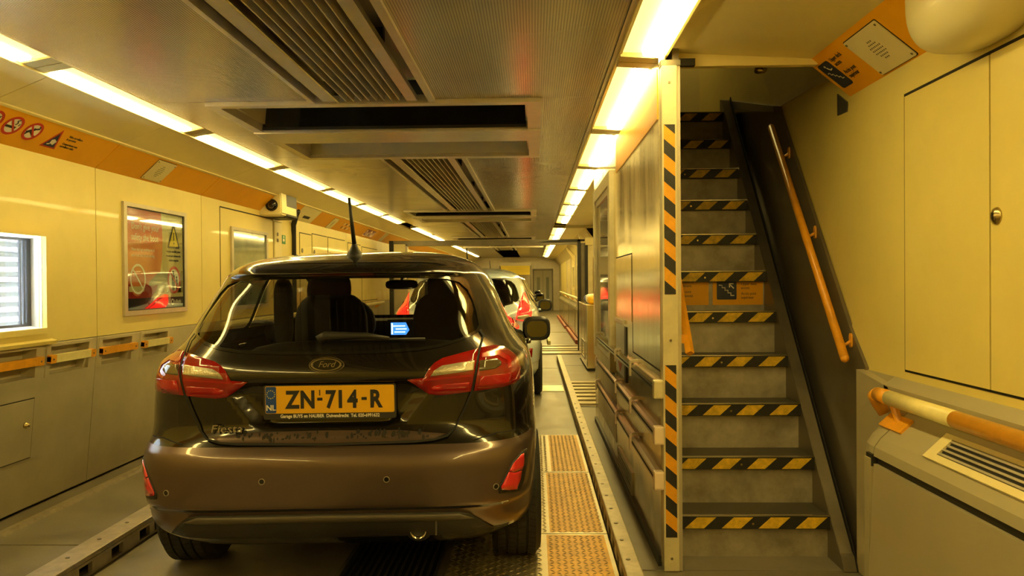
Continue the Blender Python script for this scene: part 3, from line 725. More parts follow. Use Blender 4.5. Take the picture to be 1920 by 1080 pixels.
# ---- surveillance camera pod
t = thing('surveillance_camera', 'cream triangular camera pod with black lens on orange band', 'camera', (-2.87, 8.5, 2.1))
poly = [(-2.995, 2.10), (-2.76, 2.10), (-2.735, 2.12), (-2.745, 2.36), (-2.775, 2.385), (-2.82, 2.375), (-2.99, 2.165), (-3.0, 2.13)]
bm = xz(poly, 8.32, 8.85); bmesh.ops.bevel(bm, geom=bm.edges[:], offset=.012, segments=3, affect='EDGES')
obj('housing', bm, 'cream', t)
bm = xz([(x*1.0+(.012 if x < -2.9 else -.0), z-.008 if z < 2.2 else z+.012) for x, z in poly], 8.50, 8.87); obj('backplate', bm, 'black', t)
Mc = frame((-2.845, 8.32, 2.215), (1, 0, 0), (0, 0, 1))
obj('lens_ring', ring(0, 0, .052, .066, 0, .010, Mc), 'black', t)
obj('lens', lathe([(.054, .0), (.05, .012), (.036, .026), (.018, .033), (0, .035)], Mc, 24), 'black_gloss', t, True)
obj('lens_glint', ring(.0, -.006, .022, .034, .024, .030, Mc), 'alu_dark', t)
# ---- distant cupboards on the left wall
for i, (y0, y1, z0, z1) in enumerate(((9.75, 10.25, 1.05, 2.0), (10.3, 11.05, 1.05, 2.02), (11.1, 12.1, 1.05, 2.02), (12.3, 13.2, 1.05, 2.0), (13.3, 14.6, 1.05, 1.98))):
    t = thing('wall_cupboard', ordn[i] + ' flush yellow cupboard door along far left wall', 'cupboard', (-2.97, y0, z0), 'flush cupboards on far left wall')
    obj('cupboard_door', prism(rect(y0, y1, z0, z1), .001, .006, ML), 'wall_yellow', t)
    obj('shadow_gap', prism(rect(y0-.012, y1+.012, z0-.012, z1+.012), 0, .002, ML), 'dark_gap', t)
    obj('handle', prism(disc(y0+.08, 1.78, .03, n=14), .006, .014, ML), 'steel_dark', t)
    if i in (2, 3):
        for a, b_, z in ((.25, .4, 1.66), (.55, .8, 1.72), (.3, .6, 1.5)): obj('sticker', prism(rect(y0+a, y0+b_, z, z+.09), .006, .007, ML), 'recess_grey', t)
# rail along far-left wall (seen through the car windows)
t = thing('hand_rail', 'long orange hand rail along the left wall ahead', 'rail', (-2.9, 11, .85))
obj('bar', tube([(-2.86, 7.0, .98), (-2.86, 14.6, .98)], .03, 10), 'rail_cream', t, True)
for y in (7.3, 9.1, 10.9, 12.7, 14.4): obj('bracket', tube([(-2.98, y, .9), (-2.86, y, .97)], .018, 8), 'rail_orange', t)
# ---- kerbs
def kerb(name, x0, x1, y0, y1, hole_side, label, mtop, holes):
    t = thing(name, label, 'kerb', ((x0+x1)/2, (y0+y1)/2, 0), 'wheel guide kerbs')
    xs = x1 if hole_side > 0 else x0
    obj('top_rail', B((x0, x1, y0, y1, .075, .10), bevel=.006), mtop, t)
    xi = xs - hole_side*.02; xb = sorted((xi, xs))
    bm = bmesh.new(); e = y0
    def bx(a, b, c, d): 
        nb = B((xb[0], xb[1], a, b, c, d)); me = bpy.data.meshes.new('t'); nb.to_mesh(me); nb.free(); bm.from_mesh(me); bpy.data.meshes.remove(me)
    for h0, h1 in holes: bx(e, h0, 0, .075); bx(h0, h1, 0, .012); bx(h0, h1, .062, .075); e = h1
    bx(e, y1, 0, .075)
    obj('side_web', bm, 'kerb_metal', t)
    xo = x0 if hole_side > 0 else x1-.02
    obj('inner_web', B((xo, xo+.02, y0, y1, 0, .075)), 'dark_gap', t)
    y = max(y0, 2.6)+.1
    while y < min(y1, 8):
        obj('bolt', prism(disc(0, 0, .010, n=8), 0, .003, frame(((x0+x1)/2-.01, y, .10), (1, 0, 0), (0, 1, 0))), 'steel_dark', t); y += .26
hs = []; y = 2.2
while y < 9: hs.append((y, y+.105)); y += .27 if int(y*10) % 3 else .16
kerb('guide_kerb', -2.215, -2.08, -4, 15, 1, 'metal guide kerb with slots, left of the dark car', 'kerb_metal', hs)
hs = []; y = 2.4
while y < 12.6: hs.append((y, y+.10)); y += .2
kerb('guide_kerb', .392, .468, -4, 13.2, -1, 'metal guide kerb between the checker plates and partition', 'kerb_metal', hs)
tag(obj('guide_kerb', B((.30, .36, 16.4, 22, 0, .09), bevel=.01), 'rail_cream'), 'short pale kerb beyond the threshold ribs', 'kerb', 'wheel guide kerbs')
for i, (y0, y1, x) in enumerate(((7.7, 11.5, 1.06), (16.6, 21.5, .90), (22, 29, .88))):
    tag(obj('edge_strip', B((x, x+.07, y0, y1, 0, .09), bevel=.012), 'kerb_red'), ordn[i] + ' red strip at foot of the right walkway', 'kerb', 'red walkway strips')
# ================================================================== PARTITION THINGS
# ---- post with hazard tape
t = thing('post', 'cream steel post with orange and black hazard tape', 'post', (.64, 3.62, 0))
obj('shaft', B((.602, .674, 3.60, 3.662, 0.0, 2.36), bevel=.004), 'post_cream', t)
obj('inner_face', B((.674, .69, 3.61, 3.66, 0, 2.36)), 'frame_metal', t)
obj('top_bracket', B((.60, .69, 3.60, 3.66, 2.36, 2.385)), 'steel_dark', t)
MF = frame((.611, 3.60, 0), (1, 0, 0), (0, 0, 1))
for z0, z1, n in ((1.295, 2.085, 6), (.16, .965, 6)):
    hazard(MF @ Matrix.Translation((0, z0, 0)), .052, z1-z0, n, 'stripe_orange', 'stripe_black', 'hazard_tape', t, -.045)
for z in (2.28, 1.08, .06): obj('screw', prism(disc(.027, z, .006, n=10), 0, .003, MF), 'steel_dark', t)
# ---- bumper rails
for z, lab in ((.855, 'topmost steel bumper rail on the partition'), (.64, 'middle steel bumper rail on the partition'), (.43, 'lowest steel bumper rail on the partition')):
    t = thing('bumper_rail', lab, 'rail', (.56, 5, z), 'bumper rails on the partition')
    mn = 'steel_bright' if z > .8 else 'rail_steel'
    bm = xz([(.60, z+.026), (.575, z+.030), (.563, z+.018), (.563, z-.018), (.575, z-.030), (.60, z-.026)], 3.62, 6.95); obj('bar', bm, mn, t)
    obj('bar_groove', B((.561, .564, 3.62, 6.95, z-.004, z+.004)), 'dark_gap', t)
    obj('end_cap', B((.556, .602, 3.58, 3.635, z-.045, z+.04), bevel=.008), 'pink_plastic' if z < .8 else 'post_cream', t)
    for y in (4.45, 5.25, 6.9):
        obj('bracket', xz([(.602, z+.05), (.562, z+.046), (.550, z+.032), (.550, z-.045), (.562, z-.045), (.562, z+.031), (.602, z+.036)], y, y+.035), 'pink_plastic' if z < .8 else 'frame_metal', t)
# ---- vent low on the partition
t = thing('vent_grille', 'louvred vent low on the steel partition', 'vent', (.6, 5.1, .03))
pframe('vent_frame', (4.69, 5.46, -.19, -.03), (4.73, 5.42, -.178, -.042), 0, .012, 'frame_metal', t, MP)
obj('vent_back', prism(rect(4.7, 5.45, -.185, -.035), 0, .001, MP), 'dark_gap', t)
for i in range(5): obj('louvre', prism(rect(4.73, 5.42, -.172+i*.027, -.158+i*.027), .002, .010, MP), 'frame_metal', t)
# ---- hatch panel with black slot and red mark
t = thing('control_panel', 'pale control panel with black slot on partition', 'panel', (.6, 5.35, .75))
obj('panel', prism(rect(5.05, 5.56, -1.06, -.72), 0, .006, MP), 'white_panel', t)
obj('slot', prism(rect(4.97, 5.05, -1.06, -.70), 0, .008, MP), 'black', t)
obj('red_mark', prism([(5.2, -.80), (5.42, -.80), (5.31, -.735)], .006, .008, MP), 'sign_red', t)
obj('key_mark', prism(rect(5.28, 5.33, -.90, -.83), .006, .008, MP), 'ink', t)
obj('hook_row', prism(rect(5.05, 5.56, -1.10, -1.075), 0, .02, MP), 'frame_metal', t)
# ---- raised door leaf on the partition
t = thing('wall_hatch', 'tall flush steel hatch on the partition', 'hatch', (.6, 5.1, .93))
obj('hatch_leaf', prism(rect(4.70, 5.57, -1.515, -1.11), 0, .004, MP), 'steel', t)

# ================================================================== STAIRCASE
N_ST = 11; R_ST, G_ST = .2405, .204
st = thing('staircase', 'steep dark steel staircase with yellow hazard nosings', 'staircase', (1.06, 4.8, 0))
MS = lambda y, z: frame((.70, y, z), (1, 0, 0), (0, 0, 1))
for i in range(N_ST):
    y = 3.77 + G_ST*i; z = .208 + R_ST*i
    obj('tread', B((.70, 1.432, y, y+G_ST+.03, z-.03, z)), 'step_dark', st)
    obj('riser', B((.70, 1.432, y+.028, y+.036, z-R_ST, z-.03)), 'step_riser', st)
    nz = obj('nosing', B((.70, 1.432, y-.006, y+.03, z-.062, z+.002), bevel=.002), 'stripe_black', st)
    bm = bmesh.new(); w = .732; p = w/4.1
    for k_ in range(-1, 6):
        x0 = .03 + k_*p
        poly = clip([(x0, -.058), (x0+p*.52, -.058), (x0+p*.52+.06, -.004), (x0+.06, -.004)], 0, w, 0)
        if len(poly) > 2: prism(poly, .006, .0075, MS(y, z), bm)
    obj('stripes', bm, 'stripe_yellow', nz)
    obj('edge_trim', B((.70, 1.432, y-.008, y+.012, z+.001, z+.006)), 'steel_bright', nz)
    obj('screw', prism(disc(.36, -.035, .006, n=8), .0075, .010, MS(y, z)), 'brass', nz)
# right stringer: raised strip running up the side
def along(y): return .208 + (y-3.77)/G_ST*R_ST
obj('stringer', yz([(3.60, 0), (3.63, .06), (3.66, along(3.66)+.0), (5.86, along(5.86)+.035), (5.98, along(5.86)-.1), (3.92, 0)], 1.432, 1.492), 'steel_dark', st)
obj('stringer_trim', yz([(3.60, .0), (3.65, along(3.65)+.008), (5.86, along(5.86)+.043), (5.90, along(5.86)+.02), (3.66, .0)], 1.434, 1.490), 'steel_dark', st)
obj('stringer_gap', yz([(3.60, .0), (3.65, along(3.65)+.03), (5.86, along(5.86)+.07), (5.90, along(5.86)+.02), (3.66, .0)], 1.494, 1.50), 'dark_gap', st)
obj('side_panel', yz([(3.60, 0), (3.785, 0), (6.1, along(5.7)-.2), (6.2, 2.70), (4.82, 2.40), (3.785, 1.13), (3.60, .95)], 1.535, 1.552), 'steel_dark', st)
obj('lower_panel', yz([(3.28, 0), (3.62, 0), (3.62, .94), (3.30, .90)], 1.50, 1.552), 'cab_front', st)
obj('top_plate', yz([(4.82, 2.40), (6.2, 2.72), (6.2, 2.80), (4.84, 2.44)], 1.50, 1.553), 'steel_dark', st)
# signs on a riser
t = thing('stair_sign', 'orange upper deck sign with blue stair icon on riser', 'sign', (1.2, 4.8, 1.2), 'orange signs on the stair riser')
yq = 3.77 + G_ST*5 + .0275; zq = .208 + R_ST*5
MQ = frame((0, yq, 0), (1, 0, 0), (0, 0, 1))
obj('board', prism(rect(1.115, 1.425, zq-.205, zq-.035), 0, .002, MQ), 'orange', t)
obj('icon', prism(rrect(1.14, 1.262, zq-.172, zq-.058, .008), .002, .003, MQ), 'sign_blue', t)
def stair_icon(x0, y0, s, M, par, h):
    bm = bmesh.new()
    for i in range(5):
        prism(rect(x0+i*s, x0+(i+1)*s+s*.3, y0-i*s*.9, y0-i*s*.9+s*.3), h, h+.0008, M, bm)
        if i < 4: prism(rect(x0+(i+1)*s, x0+(i+1)*s+s*.3, y0-(i+1)*s*.9, y0-i*s*.9+s*.3), h, h+.0008, M, bm)
    return obj('stair_pictogram', bm, 'sign_white', par)
stair_icon(1.152, zq-.085, .018, MQ, t, .003)
obj('arrow', prism(bar2((1.222, zq-.08), (1.245, zq-.103), .007), .003, .004, MQ), 'sign_white', t)
obj('arrow', prism([(1.215, zq-.07), (1.243, zq-.07), (1.243, zq-.077), (1.222, zq-.077), (1.222, zq-.097), (1.215, zq-.097)], .003, .004, MQ), 'sign_white', t)
for i, s in enumerate(('Upper deck', 'access', 'Accès pont', 'supérieur')):
    text('lettering', s, .024, 'ink', MQ @ Matrix.Translation((1.29, zq-.083-.024*i-(.012 if i > 1 else 0), .0025)), t, sx=.85)
t = thing('stair_sign', 'orange sign of small print on riser, left of icon', 'sign', (.95, 4.8, 1.2), 'orange signs on the stair riser')
obj('board', prism(rect(.74, 1.09, zq-.205, zq-.035), 0, .002, MQ), 'orange', t)
for i, s in enumerate(('at the other end of', 'the compartment.', 'Les toilettes sont', 'à l\'autre extrémité', 'du wagon')):
    text('lettering', s, .024, 'ink', MQ @ Matrix.Translation((.83, zq-.068-.025*i-(.012 if i > 1 else 0), .0025)), t, sx=.9)
# hand rails
t = thing('hand_rail', 'slim orange hand rail on the right side of stairs', 'rail', (1.47, 4.2, 1.0), 'staircase hand rails')
p0, p1 = Vector((1.475, 4.80, 2.30)), Vector((1.475, 3.69, .985))
obj('bar', tube([p0, p1], .021, 14), 'rail_orange', t, True)
obj('bar_tip', superell(tuple(p0), (.021, .021, .021), 2, 12, 8), 'rail_orange', t, True); obj('bar_tip', superell(tuple(p1), (.021, .021, .021), 2, 12, 8), 'rail_orange', t, True)
for f in (.14, .52, .94):
    q = p0.lerp(p1, f)
    obj('bracket', tube([q, q+Vector((.03, 0, -.02)), q+Vector((.062, 0, .0))], .008, 8), 'rail_orange', t)
    obj('bracket_foot', superell((1.531, q.y, q.z+.0), (.005, .018, .035), 4, 12, 8), 'rail_orange', t)
t = thing('hand_rail', 'short orange hand rail end beside the hazard post', 'rail', (.73, 3.7, 1.0), 'staircase hand rails')
q0, q1 = Vector((.725, 4.75, 2.35)), Vector((.735, 3.64, 1.015))
bm = tube([q0, q1], .021, 4); obj('bar', bm, 'rail_orange', t)
obj('bracket', B((.70, .725, 3.68, 3.70, 1.06, 1.10)), 'rail_orange', t)
tt = tag(obj('wall_tag', prism(rect(.702, .735, 1.005, 1.065), 0, .003, frame((0, 3.90, 0), (1, 0, 0), (0, 0, 1))), 'pink_plastic'), 'small ringed tag behind the short orange rail', 'tag')
for z in (1.02, 1.048): obj('tag_ring', ring(.718, z, .005, .010, .003, .004, frame((0, 3.90, 0), (1, 0, 0), (0, 0, 1)), n=14), 'sign_red', tt)
t = thing('ceiling_light', 'added strip light, out of view, over the head of the stairs', 'light', (1.15, 6.3, 4.35))
obj('tray', B((.80, 1.45, 6.55, 7.1, 4.38, 4.42)), 'lamp_tray', t); obj('diffuser', B((.85, 1.4, 6.6, 7.05, 4.36, 4.38)), 'upper_fill', t)  # unseen lamp, added to brighten the wall behind the stairs
# small copper lamp under the header
t = thing('ceiling_lamp', 'small copper lamp under the stairwell header', 'lamp', (1.25, 4.3, 2.5))
obj('body', superell((1.30, 4.42, 2.555), (.035, .03, .022), 3, 16, 10), 'brass', t, True)
obj('stem', tube([(1.30, 4.42, 2.57), (1.30, 4.42, 2.60)], .012, 8), 'steel_dark', t)
tag(obj('ceiling_beam', B((.70, 1.55, 4.36, 4.5, 2.6, 2.66)), 'steel_dark'), 'dark beam across the stairwell behind the header', 'beam')

# ================================================================== RIGHT WALL THINGS
MR = frame((1.55, 0, 0), (0, -1, 0), (0, 0, 1))             # local x = -Y
MRB = frame((1.55, 3.8, 2.25), (0, -1, 0), (-.21, 0, .17))  # on the right orange band
t = thing('stair_sign', 'dark stair icon with lettering on right orange band', 'sign', (1.5, 3.7, 2.3))
obj('icon', prism(rrect(.03, .145, .052, .218, .014), .0005, .0018, MRB), 'sign_blue', t)
stair_icon(.045, .155, .016, MRB, t, .0018)
obj('walker', prism(bar2((.085, .185), (.10, .165), .008), .0018, .0026, MRB), 'sign_white', t); obj('walker', prism(disc(.082, .195, .007, n=10), .0018, .0026, MRB), 'sign_white', t)
obj('walker', prism(bar2((.10, .165), (.12, .17), .006), .0018, .0026, MRB), 'sign_white', t)
for s, v in (('Upper deck', .195), ('access', .165), ('Accès pont', .108), ('supérieur', .078)):
    text('lettering', s, .033, 'ink', MRB @ Matrix.Translation((.165, v, .0006)), t, sx=.75)
speaker_plate(.375, .68, .012, .232, 'cream perforated speaker plate on the right orange band', MRB)
# pod
t = thing('ceiling_pod', 'bulky cream moulded housing at the top right corner', 'housing', (1.38, 2.7, 2.1))
bm = superell((1.465, 2.60, 2.365), (.155, .275, .235), 2.8, 40, 24); obj('shell', bm, 'pod_cream', t, True)
# cupboards in the right wall
for a, b, lab, kn in ((2.645, 3.24, 'tall yellow cupboard door next to the staircase corner', 0), (1.7, 2.64, 'yellow cupboard door with round brass lock', 1)):
    t = thing('wall_cupboard', lab, 'cupboard', (1.55, (a+b)/2, .98), 'yellow cupboards in the right wall')
    obj('shadow_gap', prism(rect(-b-.012, -a+(.0 if kn == 0 else .006), .972, 2.127), 0, .002, MR), 'dark_gap', t)
    obj('cupboard_door', prism(rect(-b+.002, -a-.0015, .982, 2.113), .001, .007, MR), 'wall_yellow', t)
    if kn:
        obj('lock', lathe([(0, .007), (.030, .007), (.028, .012), (.014, .020), (0, .022)], MR @ Matrix.Translation((-2.605, 1.566, 0)), 24), 'brass', t, True)
        obj('key_slot', prism(rect(-2.608, -2.602, 1.555, 1.577), .022, .024, MR), 'black', t)
# dark trapezoid under the band end
tag(obj('vent_opening', yz([(3.958, 2.30), (3.958, 2.19), (3.842, 2.185), (3.835, 2.22), (3.842, 2.235)], 1.549, 1.5555), 'alu_dark'), 'small dark trapezoid opening under the orange stair sign', 'opening')
# low heater cabinet with rail
t = thing('cabinet', 'grey low heater cabinet with sloping top and dark slot', 'cabinet', (1.42, 2.0, 0))
top = [(1.545, .885), (1.50, .872), (1.43, .80), (1.36, .735), (1.335, .70), (1.33, .665), (1.55, .665)]
obj('top_cover', xz(top, -3.9, 3.05), 'cab_grey', t, False)
# rounded end: shrink the section towards the end
bm = bmesh.new(); rows_ = []
for f in range(7):
    a = f/6*math.pi/2; y = 3.058 + .20*math.sin(a); k_ = math.cos(a)*.55+.45
    rows_.append([bm.verts.new((1.55-(1.55-x)*k_, y, z if i_ > 5 else (.665+(z-.665)*(.55+.45*math.cos(a))))) for i_, (x, z) in enumerate(top)] )
for r0, r1 in zip(rows_[:-1], rows_[1:]):
    n = len(r0)
    for q in range(n): bm.faces.new((r0[q], r0[(q+1) % n], r1[(q+1) % n], r1[q]))
bm.faces.new(rows_[0]); bm.faces.new(rows_[-1][::-1]); obj('top_end', bm, 'cab_grey', t)
obj('dark_slot', B((1.345, 1.55, -3.9, 3.10, .632, .668)), 'black', t)
obj('front_panel', xz([(1.33, .635), (1.30, .02), (1.55, .02), (1.55, .635)], -3.9, 3.05), 'cab_front', t)
bm = bmesh.new()
prism([(3.056, 0), (3.10, 0), (3.26, .14), (3.26, .22), (3.056, .22)], .02, .655, Matrix(((0, 1, 0, 1.315), (1, 0, 0, 0), (0, 0, 1, 0), (0, 0, 0, 1))), bm)
obj('end_panel', bm, 'cab_grey', t)
obj('latch', B((1.322, 1.345, 3.05, 3.10, .625, .672)), 'black', t)
# grille in the sloping top
MG = frame((1.36, 0, .735), (0, -1, 0), (.07, 0, .065)); 
pframe('grille_frame', (-2.72, -1.5, .0, .115), (-2.66, -1.54, .025, .098), 0, .010, 'cream', t, MG)
obj('grille_hole', prism(rect(-2.67, -1.53, .02, .10), 0, .002, MG), 'dark_gap', t)
for i in range(4): obj('grille_slat', prism(rect(-2.66, -1.54, .029+i*.019, .037+i*.019), .002, .009, MG), 'frame_metal', t)
# striped rail over it
t = thing('hand_rail', 'thick orange and cream hand rail over the grey cabinet', 'rail', (1.42, 2.2, .7))
def rr(y0, y1, mn, nm='bar'):
    return obj(nm, tube([(1.415, y0, .885), (1.415, y1, .885)], .030, 18), mn, t, True)
rr(-3.5, 2.62, 'rail_orange'); rr(2.621, 3.10, 'rail_cream'); rr(3.101, 3.20, 'rail_orange')
obj('bar_return', tube([(1.415, 3.20, .885), (1.418, 3.235, .875), (1.44, 3.25, .84), (1.46, 3.24, .80)], [.030, .030, .029, .026], 14), 'rail_orange', t, True)
obj('bracket_plate', prism(rrect(-3.14, -2.96, .015, .085, .006), 0, .012, frame((1.385, 0, .755), (0, -1, 0), (.07, 0, .065))), 'rail_orange', t)
obj('bracket_leg', tube([(1.43, 3.05, .80), (1.418, 3.09, .88)], .016, 10), 'rail_orange', t)

# ================================================================== CROSS FRAME AND THINGS BEYOND
t = thing('barrier_frame', 'dark cross frame spanning the carriage behind the white car', 'frame', (-.8, 15, 0))
obj('beam', B((-2.75, .86, 14.95, 15.1, 2.07, 2.17)), 'steel_dark', t)
obj('beam_trim', B((-1.35, .2, 14.92, 14.95, 2.02, 2.05)), 'steel_bright', t)
obj('beam_arm', xz([(.1, 2.12), (.55, 2.17), (1.0, 2.17), (1.0, 2.13), (.5, 2.12)], 14.9, 14.95), 'black', t)
obj('jamb', B((.86, .92, 14.9, 15.1, 0.02, 2.17)), 'black', t); obj('jamb', B((.925, 1.0, 14.95, 15.2, 0, 2.1)), 'steel_dark', t)
obj('jamb', B((1.05, 1.14, 14.75, 14.95, 0, 2.18)), 'post_cream', t); obj('jamb', B((1.0, 1.05, 14.8, 15.0, 0, 2.1)), 'black', t)
obj('cap_box', B((1.0, 1.16, 14.72, 14.78, 2.05, 2.19)), 'cream', t)
obj('jamb', B((-2.80, -2.72, 14.9, 15.1, 0, 2.17)), 'black', t); obj('jamb', B((-2.72, -2.45, 14.95, 15.05, 0, 2.1)), 'frame_metal', t)
obj('cap_box', B((-2.70, -2.48, 14.85, 14.95, 1.9, 2.1)), 'cream', t)
obj('brush_skirt', xz([(.86, .0), (1.08, .0), (1.03, .35), (.95, .28)], 14.7, 14.75), 'rubber', t)
for i, (y0, y1) in enumerate(((15.6, 18.2), (18.3, 21.6), (21.7, 25.0), (25.1, 29.5))):
    t = thing('cabinet', ordn[i] + ' grey cabinet along the far right walkway', 'cabinet', (1.1, y0, 0), 'far walkway cabinets')
    obj('body', xz([(.99, .03), (1.0, .74), (1.06, .84), (1.21, .86), (1.21, .03)], y0, y1), 'cab_grey', t)
    obj('front_panel', B((.983, .99, y0+.08, y1-.08, .08, .70)), 'steel', t)
    obj('foot', B((1.0, 1.2, y0, y1, 0, .03)), 'black', t)
t = thing('hand_rail', 'yellow hand rail above the far walkway cabinets', 'rail', (1.05, 20, .9))
obj('bar', tube([(1.03, 15.7, .95), (1.03, 29.4, .95)], .035, 8), 'rail_cream', t)
for y in (16, 18.6, 21.2, 24, 27): obj('bracket', tube([(1.1, y, .85), (1.03, y, .94)], .02, 6), 'rail_orange', t)
for i, y in enumerate((16.2, 18.5, 20.7, 23.0)):
    t = thing('side_window', ordn[i] + ' bright window along the far right wall', 'window', (1.2, y, 1.1), 'far right wall windows')
    Mw = frame((1.22, 0, 0), (0, 1, 0), (0, 0, -1))
    pframe('frame', (y-.6, y+.6, -1.85, -1.1), (y-.5, y+.5, -1.78, -1.17), 0, .03, 'cream', t, Mw)
    obj('pane', prism(rect(y-.5, y+.5, -1.78, -1.17), .004, .01, Mw), 'clear_window', t)
t = thing('roller_shutter', 'yellow slatted shutter across the far end', 'shutter', (-.8, 34, 1.5))
for i in range(5): obj('shutter_slat', B((-1.45, -.15, 34.0, 34.04, 1.66+i*.08, 1.66+i*.08+.072)), 'shutter_yellow', t)
obj('shutter_box', B((-1.5, -.1, 34.0, 34.2, 2.06, 2.2)), 'frame_metal', t)
for x in (-1.5, -.14): obj('shutter_post', B((x, x+.06, 34.02, 34.1, 0, 2.1)), 'steel_dark', t)
# column and box just past the partition
t = thing('service_cabinet', 'steel service cabinet just past the partition window', 'cabinet', (1.0, 8.5, 0))
obj('body', B((.80, 1.19, 11.6, 13.6, .04, 1.0), bevel=.01), 'steel', t); obj('foot', B((.82, 1.18, 11.62, 13.58, 0, .04)), 'black', t)
pframe('small_frame', (12.0, 12.8, -.42, -.14), (12.06, 12.74, -.39, -.17), 0, .01, 'frame_metal', t, frame((.80, 0, 0), (0, 1, 0), (0, 0, -1)))
for i, (dy, mn, r, nm) in enumerate(((0, 'plate_ylw', .07, 'yellow'), (.4, 'sign_white', .08, 'white'), (.8, 'plate_blue', .07, 'blue'))):
    tag(obj('bag', superell((.93, 11.9+dy, 1.0+r), (.1, .16, r), 2.6, 14, 9), mn, None, True), 'crumpled ' + nm + ' bag on the steel service cabinet', 'bag', 'bags on the service cabinet')
# ================================================================== CARS
def pchip(xs, ys, x):
    h = np.diff(xs); d = np.diff(ys)/h; m = np.zeros_like(ys)
    for i in range(1, len(xs)-1):
        if d[i-1]*d[i] > 0:
            w1 = 2*h[i]+h[i-1]; w2 = h[i]+2*h[i-1]; m[i] = (w1+w2)/(w1/d[i-1]+w2/d[i])
    m[0] = d[0]; m[-1] = d[-1]
    x = np.clip(x, xs[0], xs[-1]); i = np.clip(np.searchsorted(xs, x)-1, 0, len(h)-1); t = (x-xs[i])/h[i]
    return (2*t**3-3*t**2+1)*ys[i]+(t**3-2*t**2+t)*h[i]*m[i]+(-2*t**3+3*t**2)*ys[i+1]+(t**3-t**2)*h[i]*m[i+1]
#  height, half width, rear end, front end, plan squareness
HT = np.array([(.24,.850,.190,4.00,6.0),(.30,.880,.110,4.08,7.0),(.36,.889,.065,4.12,7.5),(.42,.891,.045,4.14,7.5),(.445,.892,.018,4.15,7.5),
 (.50,.894,.008,4.16,7.5),(.60,.896,.000,4.15,7.5),(.66,.895,.012,4.14,7.3),(.685,.894,.040,4.13,7.2),(.72,.893,.066,4.11,7.0),
 (.78,.892,.085,4.08,7.0),(.90,.887,.088,3.95,6.8),(.97,.876,.075,3.70,6.4),(1.02,.860,.085,3.45,6.0),(1.065,.825,.110,3.22,5.3),
 (1.12,.785,.150,3.08,4.9),(1.22,.738,.225,2.90,4.7),(1.32,.694,.300,2.70,4.4),(1.385,.658,.330,2.53,4.2),(1.40,.648,.337,2.48,4.2),
 (1.42,.630,.350,2.42,4.0),(1.448,.600,.395,2.33,3.8),(1.484,.530,.540,2.20,3.4),(1.512,.440,.820,2.05,3.0),(1.528,.330,1.10,1.92,2.8),
 (1.537,.180,1.33,1.75,2.5),(1.540,.02,1.52,1.57,2.2)])
def hp(z): return [float(pchip(HT[:,0], HT[:,k], z)) for k in range(1, 5)]
REC = [(-.345, .952), (.345, .952), (.41, .905), (.30, .772), (.24, .752), (-.24, .752), (-.30, .772), (-.41, .905)]
def recess(x, z):
    if z > 1.38:
        g = min(max((abs(x)-.36)/.20, 0), 1); g = 1-g*g*(3-2*g)
        return -g*float(np.interp(z, [1.386, 1.399, 1.42, 1.448, 1.484], [0, .082, .088, .072, 0]))
    if abs(x) > .42 or z < .74 or z > .96: return 0.0
    d = 1.0
    for i in range(len(REC)):
        (a, b), (c, e) = REC[i-1], REC[i]; L = math.hypot(c-a, e-b); d = min(d, -((x-a)*-(e-b)+(z-b)*(c-a))/L)
    t = min(max(d/.022, 0), 1); return .026*t*t*(3-2*t)
def yrear(x, z):
    w, yr, yf, n = hp(z); a = min(abs(x)/w, 1.0)
    return (yr+yf)/2 - (yf-yr)/2*(1-a**n)**(1/n) + recess(x, z)
def xside(y, z):
    w, yr, yf, n = hp(z); b = min(abs(y-(yr+yf)/2)/((yf-yr)/2), 1.0)
    return w*(1-b**n)**(1/n)
_hull = None
